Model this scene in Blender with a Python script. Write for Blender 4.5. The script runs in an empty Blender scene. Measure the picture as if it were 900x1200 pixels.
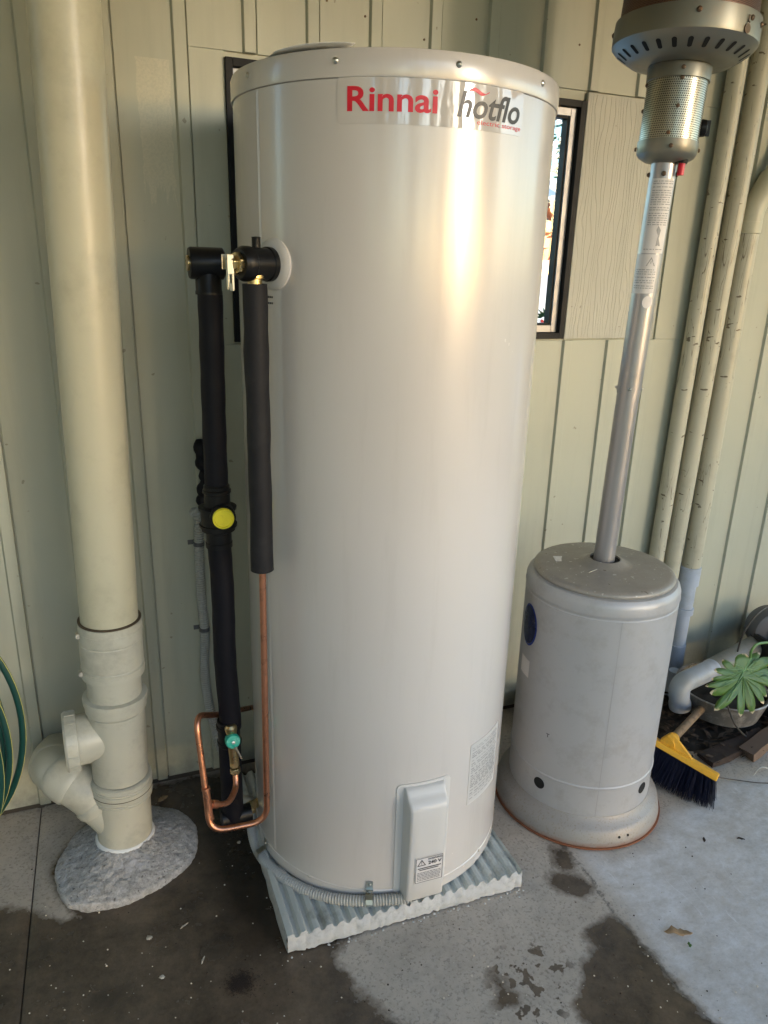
import bpy, bmesh, math, random
import numpy as np
from math import sin, cos, pi, radians, sqrt, atan2
from mathutils import Vector, noise
random.seed(7)
rnd = random.Random(11)
sc = bpy.context.scene
COL = sc.collection

# ------------------------------------------------------------------ camera
FPX, PITCH, ROLL, YAW = 871.05, 0.3219, 0.0282, 0.3805     # focal length in px of a 900 x 1200 picture
CAM = Vector((-0.3419, -1.9289, 1.4642))
FW = Vector((sin(YAW)*cos(PITCH), cos(YAW)*cos(PITCH), -sin(PITCH)))
_R = Vector((cos(YAW), -sin(YAW), 0)); _U = _R.cross(FW)
RT = cos(ROLL)*_R + sin(ROLL)*_U
UP = -sin(ROLL)*_R + cos(ROLL)*_U
cd = bpy.data.cameras.new('camera'); cam = bpy.data.objects.new('camera', cd); COL.objects.link(cam)
from mathutils import Matrix
cam.matrix_world = Matrix(((RT.x, UP.x, -FW.x, CAM.x), (RT.y, UP.y, -FW.y, CAM.y), (RT.z, UP.z, -FW.z, CAM.z), (0, 0, 0, 1)))
cd.sensor_fit = 'VERTICAL'; cd.sensor_height = 24.0; cd.lens = 24.0*FPX/1200
cd.clip_start = 0.02; cd.clip_end = 500
sc.camera = cam
def ray(px, py): return FW + RT*((px-450)/FPX) - UP*((py-600)/FPX)
def at(px, py, Y):                       # point of the photo on the upright plane y = Y
    d = ray(px, py); return CAM + d*((Y-CAM.y)/d.y)
def atz(px, py, z=0.0):                  # point of the photo on a level plane
    d = ray(px, py); return CAM + d*((z-CAM.z)/d.z)
# ------------------------------------------------------------------ light
SUN_EL, SUN_AZ = radians(9), radians(28)        # azimuth measured from -Y towards +X
w = bpy.data.worlds.new('World'); sc.world = w; w.use_nodes = True
nt = w.node_tree; bg = nt.nodes['Background']
sky = nt.nodes.new('ShaderNodeTexSky'); sky.sky_type = 'NISHITA'; sky.sun_disc = False
sky.sun_elevation = SUN_EL; sky.sun_rotation = pi - SUN_AZ
sky.air_density = 1.0; sky.dust_density = 0.8; sky.ozone_density = 2.3
nt.links.new(sky.outputs[0], bg.inputs[0]); bg.inputs[1].default_value = 0.15
sl = bpy.data.lights.new('sun', 'SUN'); sl.energy = 0.20; sl.angle = radians(10); sl.color = (1.0, 0.975, 0.95)
so = bpy.data.objects.new('sun', sl); COL.objects.link(so); so.location = (2, -8, 3)
sd = Vector((sin(SUN_AZ)*cos(SUN_EL), -cos(SUN_AZ)*cos(SUN_EL), sin(SUN_EL)))
so.rotation_euler = (-sd).to_track_quat('-Z', 'Y').to_euler()
sc.view_settings.view_transform = 'Standard'; sc.view_settings.look = 'None'
sc.view_settings.exposure = 2.38; sc.view_settings.gamma = 1.0
try: sc.view_settings.use_curve_mapping = False
except Exception: pass
sc.render.engine = 'CYCLES'
sc.cycles.max_bounces = 8; sc.cycles.sample_clamp_indirect = 6

# ------------------------------------------------------------------ materials
class NT:
    def __init__(s, name):
        s.m = bpy.data.materials.new(name); s.m.use_nodes = True; s.t = s.m.node_tree
        s.b = s.t.nodes['Principled BSDF']
        s.co = None
    def n(s, typ, **kw):
        x = s.t.nodes.new(typ)
        for k, v in kw.items(): setattr(x, k, v)
        return x
    def l(s, a, b): s.t.links.new(a, b)
    def coord(s, scale=(1, 1, 1), kind='Object'):
        tc = s.n('ShaderNodeTexCoord'); mp = s.n('ShaderNodeMapping'); mp.inputs['Scale'].default_value = scale
        s.l(tc.outputs[kind], mp.inputs[0]); return mp.outputs[0]
    def noise(s, scale, detail=4, rough=.55, vec=None, out='Fac', dist=0):
        x = s.n('ShaderNodeTexNoise'); x.inputs['Scale'].default_value = scale; x.inputs['Detail'].default_value = detail
        x.inputs['Roughness'].default_value = rough; x.inputs['Distortion'].default_value = dist
        s.l(vec if vec is not None else s.coord(), x.inputs['Vector']); return x.outputs[out]
    def ramp(s, fac, stops, interp='LINEAR'):
        x = s.n('ShaderNodeValToRGB'); x.color_ramp.interpolation = interp; e = x.color_ramp.elements
        while len(e) > 1: e.remove(e[-1])
        e[0].position = stops[0][0]; e[0].color = c4(stops[0][1])
        for p, c in stops[1:]:
            q = e.new(p); q.color = c4(c)
        s.l(fac, x.inputs[0]); return x.outputs[0]
    def mix(s, fac, a, b, mode='MIX'):
        x = s.n('ShaderNodeMix', data_type='RGBA', blend_type=mode)
        for v, i in ((fac, 0), (a, 6), (b, 7)):
            if isinstance(v, (int, float)): x.inputs[i].default_value = v
            elif isinstance(v, tuple): x.inputs[i].default_value = c4(v)
            else: s.l(v, x.inputs[i])
        return x.outputs[2]
    def math(s, op, a, b=0.0, clamp=False):
        x = s.n('ShaderNodeMath', operation=op); x.use_clamp = clamp
        for v, i in ((a, 0), (b, 1)):
            if isinstance(v, (int, float)): x.inputs[i].default_value = v
            else: s.l(v, x.inputs[i])
        return x.outputs[0]
    def bump(s, h, strength=.3, dist=.002, prev=None):
        x = s.n('ShaderNodeBump'); x.inputs['Strength'].default_value = strength; x.inputs['Distance'].default_value = dist
        s.l(h, x.inputs['Height'])
        if prev is not None: s.l(prev, x.inputs['Normal'])
        s.l(x.outputs[0], s.b.inputs['Normal']); return x.outputs[0]
    def col(s, v): (s.l(v, s.b.inputs['Base Color']) if not isinstance(v, tuple) else setattr(s.b.inputs['Base Color'], 'default_value', c4(v)))
    def rough(s, v): (s.l(v, s.b.inputs['Roughness']) if not isinstance(v, (int, float)) else setattr(s.b.inputs['Roughness'], 'default_value', v))
def c4(c):
    if isinstance(c, (int, float)): return (c, c, c, 1)
    return (c[0], c[1], c[2], 1)
def worn(name, col, rough=.5, metal=0.0, var=.12, dirt=None, dirt_amt=.3, dscale=9, bump=.15, bscale=120, spec=.5, coat=0):
    m = NT(name); d = tuple(x*(1-var) for x in col); h = tuple(min(1, x*(1+var)) for x in col)
    c = m.mix(m.noise(6, 3), d, h)
    if dirt:
        f = m.ramp(m.noise(dscale, 8, .7), [(.5, 0), (.5+.22, 1)])
        c = m.mix(m.math('MULTIPLY', f, dirt_amt), c, dirt)
    m.col(c)
    m.rough(m.math('ADD', m.math('MULTIPLY', m.noise(25, 4), .25), rough-.12, True))
    m.b.inputs['Metallic'].default_value = metal
    m.b.inputs['Specular IOR Level'].default_value = spec
    m.b.inputs['Coat Weight'].default_value = coat
    if bump: m.bump(m.noise(bscale, 3), bump, .0006)
    return m.m
def wall_mat(name, grain=False, patch=False, base=(.43, .435, .35)):
    m = NT(name); b = base
    g = m.coord(kind='Object')
    c = m.mix(m.noise(2.2, 4, .6, g), tuple(x*.88 for x in b), tuple(x*1.08 for x in b))
    # drips of grime and scuffs
    st = m.noise(1, 5, .65, m.coord((14, 14, 1.2)))
    c = m.mix(m.math('MULTIPLY', m.ramp(st, [(.52, 0), (.75, 1)]), .28), c, (.24, .23, .18))
    sp = m.ramp(m.noise(38, 2, .5, g), [(.735, 0), (.76, 1)])
    c = m.mix(m.math('MULTIPLY', sp, .6), c, (.17, .14, .10))
    # splash dirt on the lowest decimetres
    sx = m.n('ShaderNodeSeparateXYZ'); m.l(g, sx.inputs[0])
    zz = m.math('SUBTRACT', 1.0, m.math('MULTIPLY', sx.outputs[2], 5.0), True)
    ds = m.math('MULTIPLY', zz, m.ramp(m.noise(16, 6, .7, g), [(.35, 0), (.65, 1)]))
    c = m.mix(m.math('MULTIPLY', ds, .6), c, (.13, .12, .10))
    rg = m.math('ADD', m.math('MULTIPLY', m.noise(12, 4, .5, g), .25), .36)
    h = m.noise(90, 4, .6, g)
    if patch:      # lighter speckled patch with a ragged lower edge
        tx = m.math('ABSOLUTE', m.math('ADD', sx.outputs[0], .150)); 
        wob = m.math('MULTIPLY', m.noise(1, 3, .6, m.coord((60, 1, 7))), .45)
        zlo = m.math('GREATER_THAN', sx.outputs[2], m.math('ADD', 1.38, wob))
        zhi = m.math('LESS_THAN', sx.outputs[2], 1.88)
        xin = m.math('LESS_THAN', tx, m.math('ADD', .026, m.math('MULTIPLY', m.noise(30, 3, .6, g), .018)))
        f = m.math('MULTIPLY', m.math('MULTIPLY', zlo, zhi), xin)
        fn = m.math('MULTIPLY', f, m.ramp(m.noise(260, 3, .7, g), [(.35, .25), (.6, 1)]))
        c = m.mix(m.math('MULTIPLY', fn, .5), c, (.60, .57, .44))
    m.col(c); m.rough(rg)
    n1 = m.bump(h, .12, .001)
    n1 = m.bump(m.noise(1, 2, .5, m.coord((6, 6, 2.0))), .35, .006, n1)
    if grain:
        wv = m.n('ShaderNodeTexWave', wave_type='BANDS', bands_direction='X', wave_profile='SAW')
        wv.inputs['Scale'].default_value = 26; wv.inputs['Distortion'].default_value = 14; wv.inputs['Detail'].default_value = 2
        wv.inputs['Detail Scale'].default_value = 1.1
        m.l(m.coord((1, 1, .16)), wv.inputs['Vector'])
        gr = m.ramp(wv.outputs['Fac'], [(0, 0), (.16, 1), (1, .8)])
        m.bump(gr, .55, .0018, n1)
        m.col(m.mix(m.math('MULTIPLY', m.math('SUBTRACT', 1, gr), .07), c, (.25, .24, .18)))
    return m.m
M = {}
M['wall'] = wall_mat('painted_steel_cladding')
M['wall_patch'] = wall_mat('painted_steel_cladding_pale_patch', patch=True)
M['grain'] = wall_mat('painted_wood_grain_sheet', grain=True, base=(.44, .43, .365))
M['pvc_paint'] = worn('cream_painted_pvc', (.50, .48, .36), .34, dirt=(.28, .26, .18), dirt_amt=.4, var=.06, bump=.08, bscale=60)
M['pvc'] = worn('bare_grey_pvc', (.50, .49, .41), .36, dirt=(.20, .19, .16), dirt_amt=.5, var=.05, bump=.06)
M['pvc_seam'] = worn('dark_seam', (.07, .05, .03), .7)
M['pvc_blue'] = worn('bluish_pvc', (.42, .47, .56), .35, dirt=(.2, .2, .2), dirt_amt=.5, var=.08)
M['pvc_dull'] = worn('dirty_grey_pvc', (.20, .20, .18), .5, dirt=(.08, .07, .05), dirt_amt=.6, var=.1)
def scuffed_pipe():
    m = NT('scuffed_painted_pipe'); b = (.50, .475, .37)
    c = m.mix(m.noise(3, 4), tuple(x*.88 for x in b), tuple(x*1.06 for x in b))
    sc_ = m.ramp(m.noise(1, 2, .5, m.coord((26, 26, 60))), [(.68, 0), (.71, 1)])
    c = m.mix(m.math('MULTIPLY', m.ramp(m.noise(11, 6, .7), [(.52, 0), (.7, 1)]), .3), c, (.24, .20, .14))
    c = m.mix(m.math('MULTIPLY', sc_, .9), c, (.10, .07, .04))
    wv = m.noise(1, 1.5, .4, m.coord((34, 34, 2.3)), dist=1.6)
    ln = m.ramp(wv, [(.492, 0), (.5, 1), (.508, 0)])
    c = m.mix(m.math('MULTIPLY', ln, m.ramp(m.noise(1.6, 2), [(.38, 0), (.5, 1)])), c, (.12, .09, .06))
    m.col(c); m.rough(.38); m.bump(m.noise(50, 3), .1, .001); return m.m
M['pipe'] = scuffed_pipe()
def tank_mat():
    m = NT('coated_tank_steel'); b = (.58, .55, .53)
    c = m.mix(m.noise(4, 3), tuple(x*.97 for x in b), tuple(x*1.02 for x in b))
    c = m.mix(m.math('MULTIPLY', m.ramp(m.noise(1, 5, .7, m.coord((22, 22, 2.2))), [(.52, 0), (.8, 1)]), .28), c, (.42, .39, .36))
    m.col(c); m.b.inputs['Metallic'].default_value = .06
    m.rough(m.math('ADD', m.math('MULTIPLY', m.noise(9, 5, .6), .14), .17))
    n1 = m.bump(m.noise(1, 2, .5, m.coord((7, 7, .8))), .22, .004)
    m.bump(m.noise(700, 2), .05, .0003, n1)
    m.b.inputs['Coat Weight'].default_value = .45; m.b.inputs['Coat Roughness'].default_value = .15
    return m.m
M['tank'] = tank_mat()
M['tank_trim'] = worn('cream_plastic_trim', (.58, .565, .55), .35, var=.03, bump=.04)
M['screw'] = worn('steel_screw', (.55, .54, .5), .3, 1.0, bump=0)
M['rust_screw'] = worn('rusty_screw', (.13, .09, .06), .5, .6, dirt=(.2, .08, .03), dirt_amt=.7, bump=0)
M['zinc'] = worn('zinc_plate', (.55, .57, .55), .3, 1.0, bump=.05)
M['brass'] = worn('dull_brass', (.62, .48, .25), .28, 1.0, dirt=(.25, .17, .08), dirt_amt=.5, bump=.05)
M['copper'] = worn('copper_tube', (.62, .28, .17), .30, .95, dirt=(.30, .14, .09), dirt_amt=.75, dscale=40, var=.15, bump=.06)
M['rubber'] = worn('black_plastic', (.005, .005, .006), .38, spec=.3, var=.2, bump=.1, bscale=60)
M['foam'] = worn('charcoal_foam_lagging', (.014, .014, .017), .62, spec=.25, var=.25, dirt=(.04, .04, .04), dirt_amt=.5, bump=.35, bscale=260)
M['foam2'] = worn('black_foam_lagging', (.005, .005, .009), .55, spec=.22, var=.3, bump=.25, bscale=260)
M['yellow'] = worn('yellow_plug', (.85, .74, .03), .45, dirt=(.6, .45, .03), dirt_amt=.4, dscale=150, bump=.05)
M['teal'] = worn('green_valve_cap', (.02, .45, .33), .4, dirt=(.5, .8, .7), dirt_amt=.5, dscale=70)
M['conduit'] = worn('grey_conduit', (.40, .40, .38), .42, var=.05, dirt=(.2, .2, .18), dirt_amt=.3, bump=.03)
M['red'] = worn('red_print', (.62, .01, .03), .35, var=.03, bump=0)
M['ink'] = worn('dark_print', (.045, .045, .05), .4, var=.03, bump=0)
M['ink_grey'] = worn('grey_print', (.30, .30, .30), .45, var=.05, bump=0)
M['sticker'] = worn('sticker_paper', (.66, .63, .62), .45, var=.04, dirt=(.45, .42, .4), dirt_amt=.3, bump=.03)
M['sticker_grey'] = worn('rating_label_film', (.55, .54, .53), .35, var=.04, bump=.02)
def decal_mat():
    m = NT('clear_gloss_decal'); m.col((.56, .53, .51)); m.b.inputs['Metallic'].default_value = .1; m.rough(.03)
    m.b.inputs['Specular IOR Level'].default_value = .6
    m.bump(m.noise(1, 2, .5, m.coord((40, 40, 10))), .25, .0012); return m.m
M['decal'] = decal_mat()
M['heater'] = worn('silver_grey_powder_coat', (.40, .40, .41), .46, .25, dirt=(.25, .23, .21), dirt_amt=.45, dscale=14, var=.05, bump=.12, bscale=220)
def heater_dirty():
    m = NT('silver_lid_with_droppings'); b = (.36, .335, .30)
    c = m.mix(m.noise(12, 8, .75), tuple(x*.5 for x in b), tuple(x*1.15 for x in b))
    c = m.mix(m.math('MULTIPLY', m.ramp(m.noise(75, 3, .5), [(.66, 0), (.7, 1)]), .5), c, (.72, .70, .66))
    c = m.mix(m.math('MULTIPLY', m.ramp(m.noise(48, 3, .6), [(.68, 0), (.72, 1)]), .8), c, (.13, .10, .07))
    m.col(c); m.b.inputs['Metallic'].default_value = .25; m.rough(m.math('ADD', m.math('MULTIPLY', m.noise(20, 4), .3), .3)); m.bump(m.noise(150, 3), .15, .001); return m.m
M['heater_lid'] = heater_dirty()
def skirt_mat():
    m = NT('rust_spotted_skirt'); b = (.33, .315, .30)
    c = m.mix(m.noise(7, 4), tuple(x*.82 for x in b), b)
    c = m.mix(m.math('MULTIPLY', m.ramp(m.noise(170, 5, .7), [(.55, 0), (.66, 1)]), .6), c, (.20, .14, .09))
    sx = m.n('ShaderNodeSeparateXYZ'); m.l(m.coord(), sx.inputs[0])
    e = m.math('MULTIPLY', m.math('SUBTRACT', 1.0, m.math('MULTIPLY', sx.outputs[2], 55.0), True), m.ramp(m.noise(30, 5), [(.3, .3), (.6, 1)]))
    c = m.mix(e, c, (.22, .07, .03))
    m.col(c); m.rough(.5); m.b.inputs['Metallic'].default_value = .2; m.bump(m.noise(120, 4), .3, .001); return m.m
M['skirt'] = skirt_mat()
M['pole'] = worn('brushed_pole', (.34, .33, .34), .34, .6, var=.05, bump=.05)
M['bowl'] = worn('tarnished_steel_bowl', (.23, .225, .19), .42, .7, var=.15, dirt=(.3, .18, .12), dirt_amt=.35, dscale=12, bump=.05)
def perf(name, base, hole, scale, metal=.9, ratio=.33, rough=.28):
    m = NT(name)
    tc = m.n('ShaderNodeUVMap'); mp = m.n('ShaderNodeMapping'); m.l(tc.outputs[0], mp.inputs[0])
    mp.inputs['Scale'].default_value = (scale, scale, 1)
    sx = m.n('ShaderNodeSeparateXYZ'); m.l(mp.outputs[0], sx.inputs[0])
    row = m.math('FLOOR', sx.outputs[1]); off = m.math('MULTIPLY', m.math('MODULO', row, 2.0), .5)
    fx = m.math('SUBTRACT', m.math('FRACT', m.math('ADD', sx.outputs[0], off)), .5)
    fy = m.math('SUBTRACT', m.math('FRACT', sx.outputs[1]), .5)
    d = m.math('SQRT', m.math('ADD', m.math('MULTIPLY', fx, fx), m.math('MULTIPLY', fy, fy)))
    f = m.math('LESS_THAN', d, ratio)
    bb = m.mix(m.noise(9, 4), tuple(x*.6 for x in base), tuple(min(1, x*1.25) for x in base))
    m.col(m.mix(f, bb, hole)); m.rough(m.math('ADD', m.math('MULTIPLY', f, .4), rough)); m.b.inputs['Metallic'].default_value = metal
    m.l(m.math('MULTIPLY', m.math('SUBTRACT', 1.0, f), metal), m.b.inputs['Metallic'])
    m.bump(m.math('SUBTRACT', 1.0, f), .6, .001); return m.m
M['perf'] = perf('perforated_steel', (.50, .47, .38), (.02, .018, .012), 230)
M['mesh'] = perf('sooty_emitter_mesh', (.20, .12, .09), (.03, .012, .01), 330, .7, .34, .4)
def concrete(name, dry=(.52, .455, .385), attr=True, rough_b=.5):
    m = NT(name); g = m.coord()
    c = m.mix(m.noise(5, 7, .65, g), tuple(x*.62 for x in dry), tuple(x*1.2 for x in dry))
    c = m.mix(m.math('MULTIPLY', m.ramp(m.noise(22, 8, .8, g), [(.45, 0), (.65, 1)]), .45), c, tuple(x*.55 for x in dry))
    c = m.mix(m.math('MULTIPLY', m.ramp(m.noise(140, 3, .6, g), [(.54, 0), (.66, 1)]), .45), c, (.11, .10, .09))
    rgh = m.math('ADD', m.math('MULTIPLY', m.noise(10, 5, .6, g), .3), .5)
    if attr:
        def A(nm):
            a = m.n('ShaderNodeAttribute'); a.attribute_name = nm; return a.outputs['Fac']
        blue = m.math('MULTIPLY', A('scraped'), m.ramp(m.noise(9, 8, .7, g), [(.25, .35), (.6, 1)]))
        st = m.noise(13, 12, .82, m.coord((1, 1.5, 1)))
        blue2 = m.mix(m.math('MULTIPLY', m.ramp(st, [(.40, 0), (.66, 1)]), .85), (.72, .72, .74), (.40, .375, .34))
        c = m.mix(m.math('MULTIPLY', blue, .85), c, blue2)
        # wet stains: signed distance plus noise gives a ragged but sharp edge
        wn = m.math('ADD', A('wet'), m.math('MULTIPLY', m.math('SUBTRACT', m.noise(14, 6, .65, g), .5), .09))
        wet = m.ramp(m.math('ADD', m.math('MULTIPLY', wn, 12), .5, True), [(.30, 0), (.46, .62), (.56, 1)])
        spt = m.math('MULTIPLY', A('spatter'), m.ramp(m.noise(34, 3, .5, g), [(.56, 0), (.585, 1)]))
        wet = m.math('MAXIMUM', wet, m.math('MULTIPLY', spt, .9))
        wc = m.mix(m.ramp(m.noise(7, 9, .72, g), [(.36, 0), (.64, 1)]), (.022, .014, .008), (.125, .088, .056))
        c = m.mix(m.math('MULTIPLY', wet, .93), c, wc)
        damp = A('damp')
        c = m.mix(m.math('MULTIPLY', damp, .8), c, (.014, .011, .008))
        cn = m.math('ADD', A('crack'), m.math('MULTIPLY', m.math('SUBTRACT', m.noise(55, 5, .7, g), .5), .045))
        ck = m.ramp(m.math('ABSOLUTE', cn), [(.0, 1), (.006, 0)])
        c = m.mix(m.math('MULTIPLY', ck, .75), c, (.05, .045, .04))
        # scraped lines
        sc1 = m.noise(1, 2, .5, m.coord((18, 3.1, 1)), dist=.8)
        ln = m.math('MULTIPLY', m.ramp(sc1, [(.495, 0), (.5, 1), (.505, 0)]), m.ramp(m.noise(4, 3), [(.45, 0), (.62, 1)]))
        c = m.mix(m.math('MULTIPLY', m.math('MULTIPLY', ln, A('scraped')), .6), c, (.80, .80, .82))
        rgh = m.math('SUBTRACT', rgh, m.math('MULTIPLY', m.math('MAXIMUM', wet, damp), m.math('ADD', .24, m.math('MULTIPLY', m.noise(7, 5, .6, g), .36))), True)
        spk = m.ramp(m.noise(95, 2, .5, g), [(.755, 0), (.775, 1)])
        c = m.mix(m.math('MULTIPLY', spk, .7), c, (.55, .53, .48))
    m.col(c); m.rough(rgh)
    n1 = m.bump(m.noise(9, 5, .6, g), .35, .004)
    m.bump(m.noise(170, 5, .7, g), .5, .0014, n1)
    return m.m
M['concrete'] = concrete('stained_porch_concrete')
M['joint'] = worn('dirt_in_joint', (.05, .04, .03), .9)
def mound_mat():
    m = NT('rough_mortar'); g = m.coord()
    c = m.mix(m.ramp(m.noise(60, 9, .85, g), [(.36, 0), (.62, 1)]), (.26, .255, .25), (.66, .65, .65))
    c = m.mix(m.math('MULTIPLY', m.ramp(m.noise(130, 3, .6, g), [(.62, 0), (.68, 1)]), .7), c, (.06, .055, .05))
    sx = m.n('ShaderNodeSeparateXYZ'); m.l(g, sx.inputs[0])
    dx = m.math('SUBTRACT', sx.outputs[0], .005); dy = m.math('MULTIPLY', m.math('ADD', sx.outputs[1], .085), 2.0)
    dd = m.math('SQRT', m.math('ADD', m.math('MULTIPLY', dx, dx), m.math('MULTIPLY', dy, dy)))
    f = m.math('MULTIPLY', m.math('SUBTRACT', 1.0, m.math('MULTIPLY', dd, 18.0), True), m.ramp(m.noise(60, 4), [(.3, .2), (.55, 1)]))
    c = m.mix(f, c, (.62, .62, .66)); m.col(c); m.rough(.8)
    n1 = m.bump(m.noise(60, 9, .8, g), .8, .010); m.bump(m.noise(210, 4, .6, g), .8, .002, n1); return m.m
M['mound'] = mound_mat()  # lime rich mortar
M['pad'] = worn('pale_fibre_pad', (.52, .55, .53), .7, dirt=(.10, .10, .085), dirt_amt=.75, dscale=11, var=.1, bump=.5, bscale=60)
M['pad_edge'] = worn('crumbly_pad_edge', (.47, .48, .49), .9, dirt=(.25, .26, .25), dirt_amt=.7, dscale=60, var=.1, bump=1.0, bscale=140)
M['hose_g'] = worn('dark_green_hose', (.006, .050, .040), .35, var=.1, bump=.05)
M['hose_y'] = worn('yellow_hose_stripe', (.62, .55, .16), .4, var=.1, bump=0)
M['broom_y'] = worn('yellow_broom_plastic', (.80, .42, .03), .42, dirt=(.35, .2, .05), dirt_amt=.5, dscale=30, var=.05, bump=.05)
M['broom_h'] = worn('mud_spattered_handle', (.22, .15, .09), .6, dirt=(.05, .035, .02), dirt_amt=.95, dscale=70, bump=.3)
M['bristle'] = worn('navy_bristles', (.008, .012, .035), .5, var=.4, bump=0)
M['leaf'] = None
def leaf_mat():
    m = NT('split_leaf'); 
    a = m.n('ShaderNodeAttribute'); a.attribute_name = 'tip'
    c = m.mix(m.noise(20, 5), (.030, .085, .008), (.065, .150, .016))
    f = m.ramp(m.math('ADD', a.outputs['Fac'], m.math('MULTIPLY', m.math('SUBTRACT', m.noise(40, 4), .5), .5)), [(.80, 0), (.9, 1)])
    c = m.mix(f, c, (.62, .50, .34)); m.col(c); m.rough(.5)
    m.b.inputs['Subsurface Weight'].default_value = .05
    return m.m
M['leaf'] = leaf_mat()
M['stem'] = worn('leaf_stalk', (.12, .24, .07), .4)
M['soil'] = worn('dark_soil', (.022, .017, .012), .95, var=.4, bump=1, bscale=50)
M['blackpot'] = worn('black_planter_plastic', (.012, .012, .012), .5, dirt=(.06, .05, .04), dirt_amt=.5, bump=.1)
M['tub'] = worn('weathered_tin', (.23, .22, .21), .5, .5, dirt=(.60, .58, .55), dirt_amt=.8, dscale=22, var=.3, bump=.4, bscale=30)
M['wood'] = worn('rotten_timber', (.030, .017, .012), .8, dirt=(.02, .015, .012), dirt_amt=.6, var=.3, bump=.8, bscale=40)
M['wood_pale'] = worn('split_pale_timber', (.13, .085, .06), .8, dirt=(.1, .06, .04), dirt_amt=.6, var=.2, bump=.6, bscale=50)
M['wood_orange'] = worn('orange_timber', (.45, .20, .09), .7, var=.15)
M['white_plastic'] = worn('white_crumpled_plastic', (.72, .72, .74), .35, dirt=(.3, .3, .3), dirt_amt=.4, bump=.1)
M['gunmetal'] = worn('dark_grey_drum', (.10, .10, .11), .4, var=.1)
M['wire'] = worn('thin_wire', (.05, .045, .04), .5)
M['wire_pale'] = worn('pale_wire', (.5, .5, .48), .5)
M['frame_black'] = worn('black_window_frame', (.006, .006, .007), .5, spec=.2, var=.1, bump=0)
M['frame_alu'] = worn('aluminium_sash', (.30, .30, .31), .4, .5, var=.04, bump=0)
M['navy'] = worn('navy_badge', (.01, .014, .05), .25, bump=0)
M['navy2'] = worn('blue_badge_ring', (.03, .05, .22), .25, bump=0)
M['dark'] = worn('black_void', (.006, .006, .006), .9, bump=0)
M['white_film'] = worn('clear_sheet', (.80, .80, .80), .25, bump=0)
def glass_mat():
    m = NT('window_glass'); t = m.t; out = t.nodes['Material Output']
    tr = m.n('ShaderNodeBsdfTransparent'); gl = m.n('ShaderNodeBsdfGlossy'); gl.inputs['Roughness'].default_value = .01
    fr = m.n('ShaderNodeLayerWeight'); fr.inputs[0].default_value = .5; pw = m.math('MULTIPLY', m.math('POWER', fr.outputs['Facing'], 4.0), .8); pw = m.math('ADD', pw, .05); mx = m.n('ShaderNodeMixShader')
    tr.inputs[0].default_value = (.93, .95, .94, 1)
    m.l(pw, mx.inputs[0]); m.l(tr.outputs[0], mx.inputs[1]); m.l(gl.outputs[0], mx.inputs[2]); m.l(mx.outputs[0], out.inputs[0]); return m.m
M['glass'] = glass_mat()
M['ceiling'] = worn('porch_ceiling_paint', (.50, .40, .24), .7, var=.06)
M['post'] = worn('white_post_paint', (.7, .68, .62), .5, var=.05)
M['lawn'] = worn('sunlit_lawn', (.07, .11, .03), .9, var=.4, bump=1, bscale=30)
M['foliage'] = worn('tree_foliage', (.05, .10, .03), .6, var=.5, bump=0)
M['foliage2'] = worn('grey_green_foliage', (.09, .13, .06), .6, var=.5, bump=0)
M['bark'] = worn('bark', (.10, .08, .06), .9, var=.3, bump=1, bscale=20)
M['fence_grey'] = worn('grey_fence_board', (.14, .13, .13), .7, var=.2)
M['roof_white'] = worn('white_shed_roof', (.75, .77, .80), .4, var=.03)
M['cloth_orange'] = worn('orange_cloth', (.45, .11, .03), .7, var=.1)
M['cloth_red'] = worn('red_cloth', (.38, .012, .01), .7, var=.1)
M['cloth_pale'] = worn('pale_lilac_cloth', (.66, .64, .74), .7, var=.08)
M['cloth_white'] = worn('white_cloth', (.85, .84, .84), .7, var=.03)
M['dry_leaf'] = worn('dry_leaf', (.36, .24, .13), .8, var=.3, dirt=(.12, .07, .04), dirt_amt=.5, dscale=60)
M['chip'] = worn('pale_chip', (.55, .50, .42), .8, var=.3)
M['dark_chip'] = worn('dark_crumb', (.035, .022, .015), .9, var=.4)
M['seal'] = worn('white_sealant', (.72, .74, .76), .5, var=.04)

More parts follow.
